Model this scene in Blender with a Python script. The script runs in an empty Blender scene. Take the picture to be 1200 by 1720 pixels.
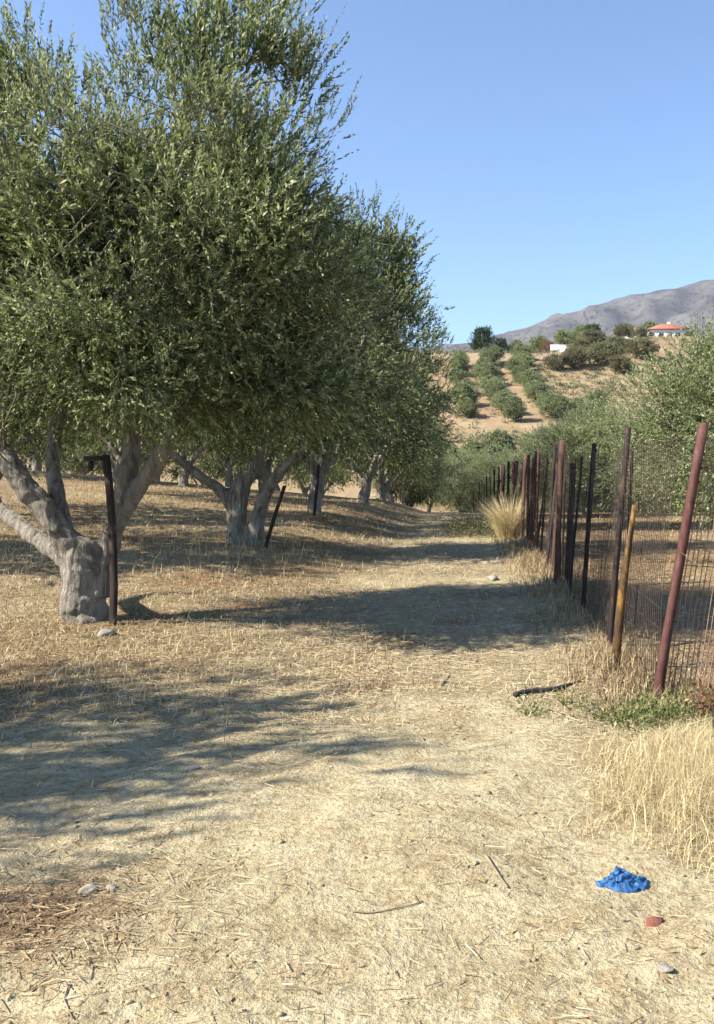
import bpy, math, random
import numpy as np
from mathutils import Vector

# ------------------------------------------------------------------ camera
scene = bpy.context.scene
cam_d = bpy.data.cameras.new('camera')
cam = bpy.data.objects.new('camera', cam_d)
scene.collection.objects.link(cam)
cam.location = (0, 0, 1.55)
cam.rotation_euler = (math.radians(90), 0, 0)
cam_d.lens = 29.95
cam_d.sensor_width = 36
cam_d.sensor_fit = 'AUTO'
cam_d.shift_x = -190 / 1720
cam_d.shift_y = -60 / 1720
cam_d.clip_start = 0.05
cam_d.clip_end = 20000
scene.camera = cam

# ------------------------------------------------------------------ sky and sun
SUN_EL = math.radians(40)
SH = Vector((0.925, 0.38)).normalized()          # direction in which shadows fall
world = bpy.data.worlds.new('World'); scene.world = world
world.use_nodes = True
wn = world.node_tree.nodes; wl = world.node_tree.links
bg = wn['Background']
sky = wn.new('ShaderNodeTexSky'); sky.sky_type = 'NISHITA'
sky.sun_disc = False
sky.sun_elevation = SUN_EL
sky.sun_rotation = math.atan2(-SH.x, -SH.y)
sky.altitude = 200
sky.air_density = 1.0
sky.dust_density = 0.1
sky.ozone_density = 5.0
wl.new(sky.outputs[0], bg.inputs['Color'])
bg.inputs['Strength'].default_value = 0.096

sun_d = bpy.data.lights.new('sun', 'SUN')
sun_d.energy = 5.0
sun_d.angle = math.radians(0.5)
sun_d.color = (1.0, 0.935, 0.83)
sun = bpy.data.objects.new('sun', sun_d)
scene.collection.objects.link(sun)
sdir = Vector((SH.x * math.cos(SUN_EL), SH.y * math.cos(SUN_EL), -math.sin(SUN_EL)))
sun.rotation_euler = sdir.to_track_quat('-Z', 'Y').to_euler()
sun.location = (-20, -10, 30)

vs = scene.view_settings
vs.view_transform = 'Standard'; vs.look = 'None'; vs.gamma = 1.0
vs.use_curve_mapping = False
vs.exposure = 1.38
scene.render.engine = 'CYCLES'
scene.cycles.use_denoising = True
scene.cycles.max_bounces = 6
scene.cycles.diffuse_bounces = 3
scene.cycles.transmission_bounces = 3
scene.cycles.volume_bounces = 0

COL = scene.collection
rng = np.random.default_rng(11)

# ------------------------------------------------------------------ noise helpers
def _hash(ix, iy, iz, seed):
    h = (ix.astype(np.int64) * 374761393 + iy.astype(np.int64) * 668265263 + iz.astype(np.int64) * 2147483647 + seed * 1274126177) & 0xFFFFFFFF
    h = ((h ^ (h >> 13)) * 1274126177) & 0xFFFFFFFF
    h = (h ^ (h >> 16)) & 0xFFFFFF
    return h / float(0xFFFFFF) * 2 - 1

def noise2(x, y, seed=0):
    x0 = np.floor(x); y0 = np.floor(y); fx = x - x0; fy = y - y0
    fx = fx * fx * (3 - 2 * fx); fy = fy * fy * (3 - 2 * fy)
    z = np.zeros_like(x0)
    a = _hash(x0, y0, z, seed); b = _hash(x0 + 1, y0, z, seed); c = _hash(x0, y0 + 1, z, seed); d = _hash(x0 + 1, y0 + 1, z, seed)
    return (a * (1 - fx) + b * fx) * (1 - fy) + (c * (1 - fx) + d * fx) * fy

def noise3(p, seed=0):
    f0 = np.floor(p); f = p - f0; f = f * f * (3 - 2 * f); r = 0
    for dx in (0, 1):
        for dy in (0, 1):
            for dz in (0, 1):
                w = (f[:, 0] if dx else 1 - f[:, 0]) * (f[:, 1] if dy else 1 - f[:, 1]) * (f[:, 2] if dz else 1 - f[:, 2])
                r = r + w * _hash(f0[:, 0] + dx, f0[:, 1] + dy, f0[:, 2] + dz, seed)
    return r

def fbm2(x, y, seed=0, oct=4):
    r = 0; a = 1.0; s = 1.0; t = 0
    for k in range(oct):
        r = r + a * noise2(x * s + 17.3 * k, y * s - 9.1 * k, seed + k); t += a; a *= 0.5; s *= 2.03
    return r / t

def sstep(a, b, x):
    t = np.clip((x - a) / (b - a), 0, 1); return t * t * (3 - 2 * t)

# ------------------------------------------------------------------ terrain height
PY = [-200, 0, 36, 48, 60, 85, 97, 106, 113, 120, 140, 165, 180, 200, 260, 420, 900, 6000]
PZ = [0, 0, 0, -.6, -2.2, -2.0, 1.5, 5.8, 7.4, 9.6, 16, 24.5, 27.6, 29, 30, 27, 24, 24]
def height(x, y, fine=True):
    x = np.asarray(x, float); y = np.asarray(y, float)
    z = np.interp(y, PY, PZ)
    # soften the knots
    z = (z + np.interp(y - 2.5, PY, PZ) + np.interp(y + 2.5, PY, PZ)) / 3
    lane = sstep(-1.6, -4.4, x)
    grove = np.clip(0.03 * (y - 7.0), 0.0, 0.60) + 0.04
    far = 1 - sstep(60, 95, y)
    z = z + lane * grove * far
    z = z + 0.085 * np.clip(-x - 4.6, 0, 40) * sstep(6, 32, y) * far
    z = z + sstep(12, 40, x) * sstep(150, 205, y) * 5.2 * (1 - sstep(400, 900, y))
    z = z + 0.02 * np.exp(-((x + 3.7) ** 2 / 1.6 + (y - 8.3) ** 2 / 1.4))
    z = z + 0.07 * fbm2(x * 0.35 + 3, y * 0.35, 5, 3) * sstep(2, 6, y)
    z = z + 0.9 * fbm2(x * 0.06, y * 0.06, 8, 3) * sstep(95, 130, y)
    # bank along the fence foot
    z = z + 0.05 * np.exp(-((x - 1.15) ** 2) / 0.12) * sstep(6, 8, y) * (1 - sstep(34, 44, y))
    if fine:
        f = 1 - sstep(20, 45, np.abs(y) + np.abs(x) * .5)
        z = z + f * (0.022 * fbm2(x * 2.1, y * 2.1, 21, 3) + 0.012 * fbm2(x * 7, y * 7, 31, 3))
        # shallow ruts running diagonally through the bare foreground
        u = x * 0.80 - y * 0.60
        g = sstep(6.5, 3.6, y)
        z = z + g * 0.017 * np.sin(u * 15 + 2.0 * noise2(x * 1.3, y * 1.3, 77)) * (0.4 + 0.6 * noise2(x * 0.9, y * .9, 78))
        cl = noise2(x * 19, y * 19, 41)
        z = z + f * 0.011 * np.clip(cl - 0.25, 0, 1) * (0.5 + 0.5 * noise2(x * 1.1, y * 1.1, 42))
    return z

def hz(x, y):
    return float(height(np.array([x]), np.array([y]))[0])

# ------------------------------------------------------------------ mesh helpers
def make_mesh(name, verts, faces, mat=None, parent=None, smooth=False, attrs=None):
    """faces: (n,3) or (n,4) int array, or a list of such arrays"""
    me = bpy.data.meshes.new(name)
    verts = np.asarray(verts, np.float32)
    fl = faces if isinstance(faces, list) else [faces]
    fl = [np.asarray(f, np.int32) for f in fl if len(f)]
    loops = np.concatenate([f.ravel() for f in fl])
    tot = np.concatenate([np.full(len(f), f.shape[1], np.int32) for f in fl])
    start = np.concatenate([[0], np.cumsum(tot)[:-1]]).astype(np.int32)
    me.vertices.add(len(verts)); me.vertices.foreach_set('co', verts.ravel())
    me.loops.add(len(loops)); me.loops.foreach_set('vertex_index', loops)
    me.polygons.add(len(tot)); me.polygons.foreach_set('loop_start', start)
    if smooth:
        me.polygons.foreach_set('use_smooth', np.ones(len(tot), bool))
    me.update(calc_edges=True)
    for k, (dom, data) in (attrs or {}).items():
        a = me.attributes.new(k, 'FLOAT', dom); a.data.foreach_set('value', np.asarray(data, np.float32))
    if mat: me.materials.append(mat)
    o = bpy.data.objects.new(name, me); COL.objects.link(o)
    if parent is not None: o.parent = parent
    return o

def tag(o, label=None, cat=None, group=None, kind=None):
    if label: o['label'] = label
    if cat: o['category'] = cat
    if group: o['group'] = group
    if kind: o['kind'] = kind
    return o

def empty(name, loc, rz=0, sc=(1, 1, 1)):
    o = bpy.data.objects.new(name, None); COL.objects.link(o)
    o.location = loc; o.rotation_euler = (0, 0, rz); o.scale = sc
    o.empty_display_size = 0.2
    return o

def copy_tree(root, loc, rz, sc):
    r = root.copy(); COL.objects.link(r)
    r.location = loc; r.rotation_euler = (0, 0, rz); r.scale = sc
    for ch in root.children:
        c = ch.copy(); COL.objects.link(c); c.parent = r
    return r

class Geo:
    def __init__(s): s.v = []; s.f3 = []; s.f4 = []; s.n = 0
    def add(s, v, f3=None, f4=None):
        v = np.asarray(v, float)
        if f3 is not None and len(f3): s.f3.append(np.asarray(f3, int) + s.n)
        if f4 is not None and len(f4): s.f4.append(np.asarray(f4, int) + s.n)
        s.v.append(v); s.n += len(v)
    def tube(s, pts, rad, sides=8, wob=0.0, caps=True):
        pts = np.asarray(pts, float); n = len(pts)
        rad = np.broadcast_to(np.asarray(rad, float), (n,))
        t = np.gradient(pts, axis=0); t /= np.linalg.norm(t, axis=1)[:, None] + 1e-9
        up = np.array([0, 0, 1.]) if abs(t[:, 2]).mean() < 0.8 else np.array([1., 0, 0])
        a = np.cross(t, up); a /= np.linalg.norm(a, axis=1)[:, None] + 1e-9
        b = np.cross(t, a)
        th = np.linspace(0, 2 * np.pi, sides, endpoint=False)
        r = rad[:, None] * (1 + wob * rng.uniform(-1, 1, (n, sides)))
        v = pts[:, None, :] + r[..., None] * (np.cos(th)[None, :, None] * a[:, None, :] + np.sin(th)[None, :, None] * b[:, None, :])
        i = np.arange(n - 1)[:, None] * sides; j = np.arange(sides)[None, :]; k = (j + 1) % sides
        f4 = np.stack([i + j, i + k, i + sides + k, i + sides + j], -1).reshape(-1, 4)[:, ::-1]
        f3 = []
        vv = v.reshape(-1, 3)
        if caps:
            vv = np.vstack([vv, pts[0], pts[-1]])
            c0 = n * sides; c1 = c0 + 1; L = (n - 1) * sides
            for q in range(sides):
                f3.append((c0, q, (q + 1) % sides)); f3.append((c1, L + (q + 1) % sides, L + q))
        s.add(vv, f3, f4)
    def box(s, lo, hi):
        x0, y0, z0 = lo; x1, y1, z1 = hi
        v = [(x0, y0, z0), (x1, y0, z0), (x1, y1, z0), (x0, y1, z0), (x0, y0, z1), (x1, y0, z1), (x1, y1, z1), (x0, y1, z1)]
        s.add(v, None, [(0, 3, 2, 1), (4, 5, 6, 7), (0, 1, 5, 4), (1, 2, 6, 5), (2, 3, 7, 6), (3, 0, 4, 7)])
    def build(s, name, mat=None, parent=None, smooth=False, attrs=None):
        fl = []
        if s.f4: fl.append(np.concatenate(s.f4))
        if s.f3: fl.append(np.concatenate(s.f3))
        return make_mesh(name, np.concatenate(s.v), fl, mat, parent, smooth, attrs)

def spline(pts, n):
    """Catmull-Rom through the points"""
    p = np.asarray(pts, float)
    P = np.vstack([2 * p[0] - p[1], p, 2 * p[-1] - p[-2]])
    out = []
    u = np.linspace(0, len(p) - 1 - 1e-6, n)
    for t in u:
        i = int(t); f = t - i
        a, b, c, d = P[i], P[i + 1], P[i + 2], P[i + 3]
        out.append(0.5 * (2 * b + (c - a) * f + (2 * a - 5 * b + 4 * c - d) * f * f + (3 * b - a - 3 * c + d) * f ** 3))
    return np.array(out)

# ------------------------------------------------------------------ materials
def new_mat(name):
    m = bpy.data.materials.new(name); m.use_nodes = True
    return m, m.node_tree.nodes, m.node_tree.links, m.node_tree.nodes['Principled BSDF']

def ramp(nodes, stops, interp='LINEAR'):
    r = nodes.new('ShaderNodeValToRGB'); e = r.color_ramp.elements
    r.color_ramp.interpolation = interp
    while len(e) < len(stops): e.new(0.5)
    for el, (p, c) in zip(e, stops):
        el.position = p; el.color = (*c, 1)
    return r

def tex_noise(nodes, links, coord, scale, detail=4, rough=0.6, dist=0.0):
    n = nodes.new('ShaderNodeTexNoise'); n.inputs['Scale'].default_value = scale
    n.inputs['Detail'].default_value = detail; n.inputs['Roughness'].default_value = rough
    n.inputs['Distortion'].default_value = dist
    links.new(coord, n.inputs['Vector']); return n

def mixc(nodes, links, fac, a, b, mode='MIX'):
    m = nodes.new('ShaderNodeMix'); m.data_type = 'RGBA'; m.blend_type = mode
    for s, v in ((m.inputs['Factor'], fac), (m.inputs['A'], a), (m.inputs['B'], b)):
        if hasattr(v, 'links') or hasattr(v, 'is_linked'): links.new(v, s)
        elif isinstance(v, (int, float)): s.default_value = v
        else: s.default_value = (*v, 1)
    return m.outputs['Result']

def mat_leaf(name, stops, rough=0.55, transl=0.36, spec=0.32):
    m, N, L, p = new_mat(name)
    a = N.new('ShaderNodeAttribute'); a.attribute_name = 'tint'
    r = ramp(N, stops); L.new(a.outputs['Fac'], r.inputs['Fac'])
    oi = N.new('ShaderNodeObjectInfo')
    hsv = N.new('ShaderNodeHueSaturation')
    mr = N.new('ShaderNodeMapRange'); mr.inputs['To Min'].default_value = 0.85; mr.inputs['To Max'].default_value = 1.18
    L.new(oi.outputs['Random'], mr.inputs['Value']); L.new(mr.outputs['Result'], hsv.inputs['Value'])
    L.new(r.outputs['Color'], hsv.inputs['Color'])
    L.new(hsv.outputs['Color'], p.inputs['Base Color'])
    p.inputs['Roughness'].default_value = rough
    p.inputs['Specular IOR Level'].default_value = spec
    t = N.new('ShaderNodeBsdfTranslucent')
    br = N.new('ShaderNodeHueSaturation'); br.inputs['Value'].default_value = 1.25; br.inputs['Saturation'].default_value = 1.1
    L.new(hsv.outputs['Color'], br.inputs['Color']); L.new(br.outputs['Color'], t.inputs['Color'])
    mx = N.new('ShaderNodeMixShader'); mx.inputs['Fac'].default_value = transl
    L.new(p.outputs['BSDF'], mx.inputs[1]); L.new(t.outputs['BSDF'], mx.inputs[2])
    L.new(mx.outputs['Shader'], N['Material Output'].inputs['Surface'])
    return m

def mat_noise(name, stops, scale=8, detail=6, rough=0.85, bump=0.3, bscale=None, stretch=None, spec=0.3, dist=0.0, bdist=0.02):
    m, N, L, p = new_mat(name)
    tc = N.new('ShaderNodeTexCoord'); co = tc.outputs['Object']
    if stretch:
        mp = N.new('ShaderNodeMapping'); mp.inputs['Scale'].default_value = stretch
        L.new(co, mp.inputs['Vector']); co = mp.outputs['Vector']
    n = tex_noise(N, L, co, scale, detail, 0.65, dist)
    r = ramp(N, stops); L.new(n.outputs['Fac'], r.inputs['Fac'])
    L.new(r.outputs['Color'], p.inputs['Base Color'])
    p.inputs['Roughness'].default_value = rough; p.inputs['Specular IOR Level'].default_value = spec
    if bump:
        n2 = tex_noise(N, L, co, bscale or scale * 2.5, 6, 0.7)
        b = N.new('ShaderNodeBump'); b.inputs['Strength'].default_value = bump; b.inputs['Distance'].default_value = bdist
        L.new(n2.outputs['Fac'], b.inputs['Height']); L.new(b.outputs['Normal'], p.inputs['Normal'])
    return m

def mat_tint(name, stops, rough=0.8, spec=0.2, transl=0.0):
    m, N, L, p = new_mat(name)
    a = N.new('ShaderNodeAttribute'); a.attribute_name = 'tint'
    r = ramp(N, stops); L.new(a.outputs['Fac'], r.inputs['Fac'])
    L.new(r.outputs['Color'], p.inputs['Base Color'])
    p.inputs['Roughness'].default_value = rough; p.inputs['Specular IOR Level'].default_value = spec
    if transl:
        t = N.new('ShaderNodeBsdfTranslucent'); L.new(r.outputs['Color'], t.inputs['Color'])
        mx = N.new('ShaderNodeMixShader'); mx.inputs['Fac'].default_value = transl
        L.new(p.outputs['BSDF'], mx.inputs[1]); L.new(t.outputs['BSDF'], mx.inputs[2])
        L.new(mx.outputs['Shader'], N['Material Output'].inputs['Surface'])
    return m

M = {}
OLIVE = [(0.0, (0.036, 0.050, 0.020)), (0.35, (0.093, 0.120, 0.044)), (0.7, (0.205, 0.235, 0.098)), (0.88, (0.325, 0.340, 0.168)), (0.955, (0.39, 0.40, 0.24)), (1.0, (0.24, 0.14, 0.075))]
M['olive'] = mat_leaf('olive_leaf', OLIVE)
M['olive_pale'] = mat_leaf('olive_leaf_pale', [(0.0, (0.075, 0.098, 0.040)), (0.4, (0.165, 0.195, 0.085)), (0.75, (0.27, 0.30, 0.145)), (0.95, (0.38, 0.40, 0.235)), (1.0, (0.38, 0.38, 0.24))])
M['evergreen'] = mat_leaf('evergreen_leaf', [(0, (0.020, 0.040, 0.014)), (0.6, (0.045, 0.085, 0.025)), (1, (0.09, 0.13, 0.04))])
M['scrub'] = mat_leaf('scrub_leaf', [(0, (0.08, 0.085, 0.04)), (0.6, (0.17, 0.17, 0.085)), (1, (0.28, 0.24, 0.14))])
M['deadleaf'] = mat_leaf('dead_leaf', [(0, (0.09, 0.048, 0.024)), (0.6, (0.19, 0.10, 0.05)), (1, (0.32, 0.19, 0.10))])
M['weed'] = mat_leaf('weed_leaf', [(0, (0.05, 0.075, 0.022)), (0.45, (0.10, 0.135, 0.04)), (0.7, (0.22, 0.23, 0.09)), (1, (0.42, 0.34, 0.15))])
M['bark'] = mat_noise('olive_bark', [(0.30, (0.055, 0.045, 0.036)), (0.43, (0.22, 0.19, 0.15)), (0.56, (0.35, 0.31, 0.255)), (0.76, (0.47, 0.43, 0.365))], 11, 10, 0.95, 1.0, 26, (1, 1, 0.22), bdist=0.10, dist=1.2)
M['twig'] = mat_noise('twig_bark', [(0.3, (0.10, 0.085, 0.06)), (0.7, (0.22, 0.19, 0.14))], 9, 3, 0.9, 0)
M['straw'] = mat_tint('straw', [(0, (0.12, 0.075, 0.04)), (0.3, (0.27, 0.19, 0.10)), (0.65, (0.46, 0.37, 0.21)), (1, (0.62, 0.54, 0.36))], 0.7, 0.3, 0.15)
M['drygrass'] = mat_tint('dry_grass', [(0, (0.25, 0.175, 0.08)), (0.5, (0.46, 0.36, 0.175)), (1, (0.66, 0.56, 0.34))], 0.65, 0.3, 0.25)
M['clod'] = mat_tint('clod', [(0, (0.20, 0.155, 0.09)), (0.6, (0.36, 0.30, 0.185)), (1, (0.47, 0.41, 0.27))], 0.95, 0.1)
M['rust_red'] = mat_noise('rust_red_paint', [(0.30, (0.026, 0.012, 0.009)), (0.44, (0.072, 0.026, 0.021)), (0.58, (0.095, 0.040, 0.032)), (0.70, (0.18, 0.10, 0.08))], 22, 8, 0.75, 0.4, 60, (1, 1, 0.35), bdist=0.004)
M['rust_dark'] = mat_noise('rust_dark', [(0.35, (0.012, 0.009, 0.008)), (0.55, (0.030, 0.019, 0.016)), (0.70, (0.10, 0.055, 0.038))], 20, 8, 0.8, 0.4, 60, (1, 1, 0.3), bdist=0.004)
M['rust_brown'] = mat_noise('rust_brown', [(0.25, (0.04, 0.018, 0.013)), (0.5, (0.085, 0.040, 0.029)), (0.75, (0.18, 0.11, 0.085))], 10, 8, 0.8, 0.4, 60, (1, 1, 0.25), bdist=0.004)
M['wire'] = mat_noise('rusty_wire', [(0.3, (0.16, 0.09, 0.065)), (0.6, (0.32, 0.21, 0.165)), (0.8, (0.46, 0.36, 0.29))], 6, 4, 0.7, 0)
M['wire_dark'] = mat_noise('dark_wire', [(0.3, (0.030, 0.022, 0.018)), (0.7, (0.10, 0.07, 0.055))], 6, 4, 0.7, 0)

# ------------------------------------------------------------------ ground
def axis_y():
    y = [2.0]
    while y[-1] < 90: y.append(y[-1] * 1.0092)
    while y[-1] < 6000: y.append(y[-1] * 1.035)
    back = [1.97 - 0.04 * 1.12 ** k * (1.12 - 1) / .12 * 1.0 * (k + 1) for k in range(0, 28)]
    back = sorted(set([b for b in back if b > -60]))
    return np.array(back + y)
def axis_x():
    c = list(np.arange(-4.6, 3.2, 0.046))
    l = [c[0]]; s = 0.042
    while l[-1] > -4500: s *= 1.045; l.append(l[-1] - s)
    r = [c[-1]]; s = 0.042
    while r[-1] < 4500: s *= 1.045; r.append(r[-1] + s)
    return np.array(l[:0:-1] + c + r[1:])
gx, gy = axis_x(), axis_y()
X, Y = np.meshgrid(gx, gy)
Z = height(X, Y)
nx, ny = len(gx), len(gy)
ii = np.arange(ny - 1)[:, None] * nx; jj = np.arange(nx - 1)[None, :]
GF = np.stack([ii + jj, ii + jj + 1, ii + nx + jj + 1, ii + nx + jj], -1).reshape(-1, 4)

def litter_mask(x, y):
    """how much straw and leaf litter lies on the soil: 0 bare, 1 covered"""
    n = fbm2(x * 0.8, y * 0.8, 61, 4); n2 = fbm2(x * 0.5 + 9, y * 2.4, 67, 3)
    m = sstep(3.7, 6.6, y + 0.9 * n - 0.55 * np.clip(-x - 0.6, -1.0, 2.0) * -1 * 0.0)
    m = 0.04 + 0.96 * m
    m = m * (0.65 + 0.6 * n + 0.35 * n2)
    m = m + 0.85 * np.exp(-(((x + 1.55) / 0.34) ** 2 + ((y - 2.98) / 0.34) ** 2))          # brown litter by the left edge
    m = m + 0.6 * np.exp(-(((x - 1.2) / 0.6) ** 2 + ((y - 4.0) / 0.9) ** 2))               # litter under the dry grass
    m = m + 0.35 * sstep(-1.0, -3.0, x) * sstep(4.5, 6.5, y) + 0.45 * sstep(.12, .45, fbm2(x * 1.1 + 4, y * 1.1, 131, 4)) * sstep(2.8, 4.2, y)
    track = np.exp(-(((x - 0.0) - 0.06 * (y - 4)) / 0.7) ** 2) * sstep(3, 5, y) * (1 - sstep(14, 26, y))
    m = m - 0.28 * track + 0.35 * sstep(1.2, 1.8, x) * sstep(5, 6, y)
    return np.clip(m, 0, 1)

lit = litter_mask(X, Y)
redsoil = sstep(88, 104, Y)
brown = np.clip(np.exp(-(((X + 1.55) / 0.36) ** 2 + ((Y - 2.98) / 0.36) ** 2)) + 0.6 * sstep(.12, .45, fbm2(X * 1.1 + 4, Y * 1.1, 131, 4)) * sstep(3.0, 4.2, Y) * (1 - sstep(9, 14, Y)) + 0.75 * sstep(-0.9, -2.6, X) * sstep(4.6, 6.2, Y) * (0.55 + 0.9 * fbm2(X * .6, Y * .9, 91, 3)) + 0.8 * sstep(1.3, 1.9, X) * sstep(5.5, 6.5, Y) * (1 - sstep(60, 90, Y)), 0, 1)

drybank = np.clip(0.48 + 0.8 * np.exp(-((Y - 108) / 6.0) ** 2) + np.exp(-(((X - 20) / 7.5) ** 2 + ((Y - 138) / 12) ** 2)) + sstep(170, 185, Y), 0, 1)

def ground_material():
    m, N, L, p = new_mat('dry_soil')
    g = N.new('ShaderNodeNewGeometry'); co = g.outputs['Position']
    def at(nm):
        a = N.new('ShaderNodeAttribute'); a.attribute_name = nm; return a.outputs['Fac']
    n1 = tex_noise(N, L, co, 1.6, 6, 0.65); n2 = tex_noise(N, L, co, 26, 5, 0.7); n3 = tex_noise(N, L, co, 7.5, 5, 0.7, 0.6)
    soil = ramp(N, [(0.28, (0.33, 0.272, 0.168)), (0.5, (0.435, 0.375, 0.24)), (0.72, (0.50, 0.445, 0.30))])
    L.new(n1.outputs['Fac'], soil.inputs['Fac'])
    crumbs = ramp(N, [(0.30, (0.45, 0.42, 0.38)), (0.43, (0.82, 0.80, 0.76)), (0.60, (1.08, 1.07, 1.04))])
    L.new(n2.outputs['Fac'], crumbs.inputs['Fac'])
    c = mixc(N, L, 0.85, soil.outputs['Color'], crumbs.outputs['Color'], 'MULTIPLY')
    n5 = tex_noise(N, L, co, 75, 3, 0.7); n6 = tex_noise(N, L, co, 5.0, 6, 0.7, 1.2)
    fl = ramp(N, [(0.36, (0.50, 0.42, 0.33)), (0.46, (1, 1, 1))]); L.new(n5.outputs['Fac'], fl.inputs['Fac'])
    c = mixc(N, L, 0.55, c, fl.outputs['Color'], 'MULTIPLY')
    st_ = ramp(N, [(0.40, (0.62, 0.52, 0.40)), (0.54, (1.0, 1.0, 1.0))]); L.new(n6.outputs['Fac'], st_.inputs['Fac'])
    c = mixc(N, L, 0.5, c, st_.outputs['Color'], 'MULTIPLY')
    # straw matted into the soil: two crossed, stretched noises read as fibres
    def fibre(rot, sc):
        mp = N.new('ShaderNodeMapping'); mp.inputs['Rotation'].default_value = (0, 0, rot); mp.inputs['Scale'].default_value = sc
        L.new(co, mp.inputs['Vector']); return tex_noise(N, L, mp.outputs['Vector'], 1.0, 4, 0.7, 0.4)
    fa, fb = fibre(0.5, (16, 95, 20)), fibre(-0.35, (13, 80, 20))
    mx = N.new('ShaderNodeMath'); mx.operation = 'MAXIMUM'
    L.new(fa.outputs['Fac'], mx.inputs[0]); L.new(fb.outputs['Fac'], mx.inputs[1])
    straw = ramp(N, [(0.40, (0.11, 0.08, 0.048)), (0.52, (0.25, 0.195, 0.118)), (0.64, (0.40, 0.33, 0.205)), (0.78, (0.54, 0.475, 0.325))])
    L.new(mx.outputs[0], straw.inputs['Fac'])
    brn = ramp(N, [(0.40, (0.10, 0.055, 0.028)), (0.55, (0.26, 0.15, 0.07)), (0.70, (0.45, 0.30, 0.145))])
    L.new(mx.outputs[0], brn.inputs['Fac'])
    st = mixc(N, L, at('brown'), straw.outputs['Color'], brn.outputs['Color'])
    # break the litter edge up with noise
    ad = N.new('ShaderNodeMath'); ad.operation = 'MULTIPLY_ADD'
    L.new(n3.outputs['Fac'], ad.inputs[0]); ad.inputs[1].default_value = 1.5; ad.inputs[2].default_value = -0.82
    sm = N.new('ShaderNodeMath'); sm.operation = 'ADD'; sm.use_clamp = True
    L.new(ad.outputs[0], sm.inputs[0]); L.new(at('litter'), sm.inputs[1])
    c = mixc(N, L, sm.outputs[0], c, st)
    # red-brown ploughed soil of the hillside
    red = ramp(N, [(0.3, (0.215, 0.135, 0.078)), (0.5, (0.28, 0.19, 0.115)), (0.7, (0.35, 0.26, 0.17))])
    nh = tex_noise(N, L, co, 0.14, 6, 0.65); L.new(nh.outputs['Fac'], red.inputs['Fac'])
    nd = tex_noise(N, L, co, 0.45, 8, 0.75, 0.5)
    dg_ = ramp(N, [(0.46, (0, 0, 0)), (0.58, (1, 1, 1))]); L.new(nd.outputs['Fac'], dg_.inputs['Fac'])
    nf = tex_noise(N, L, co, 2.2, 6, 0.75); dcol = ramp(N, [(0.35, (0.115, 0.11, 0.05)), (0.65, (0.29, 0.255, 0.135))]); L.new(nf.outputs['Fac'], dcol.inputs['Fac'])
    fr = N.new('ShaderNodeMath'); fr.operation = 'MULTIPLY'; L.new(dg_.outputs['Color'], fr.inputs[0]); L.new(at('drybank'), fr.inputs[1])
    rc = mixc(N, L, fr.outputs[0], red.outputs['Color'], dcol.outputs['Color'])
    c = mixc(N, L, at('redsoil'), c, rc)
    L.new(c, p.inputs['Base Color'])
    p.inputs['Roughness'].default_value = 0.97; p.inputs['Specular IOR Level'].default_value = 0.1
    hm = N.new('ShaderNodeMath'); hm.operation = 'MULTIPLY'; L.new(mx.outputs[0], hm.inputs[0]); L.new(sm.outputs[0], hm.inputs[1])
    h1 = N.new('ShaderNodeMath'); h1.operation = 'ADD'; L.new(n2.outputs['Fac'], h1.inputs[0]); L.new(hm.outputs[0], h1.inputs[1])
    b = N.new('ShaderNodeBump'); b.inputs['Strength'].default_value = 1.0; b.inputs['Distance'].default_value = 0.03
    L.new(h1.outputs[0], b.inputs['Height']); L.new(b.outputs['Normal'], p.inputs['Normal'])
    return m
M['ground'] = ground_material()
ground = make_mesh('ground', np.stack([X, Y, Z], -1).reshape(-1, 3), GF, M['ground'], None, True,
                   {'litter': ('POINT', lit.ravel()), 'redsoil': ('POINT', redsoil.ravel()), 'brown': ('POINT', brown.ravel()), 'drybank': ('POINT', drybank.ravel())})
tag(ground, 'pale dry dirt ground with straw litter running to the hillside', kind='structure')

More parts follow.
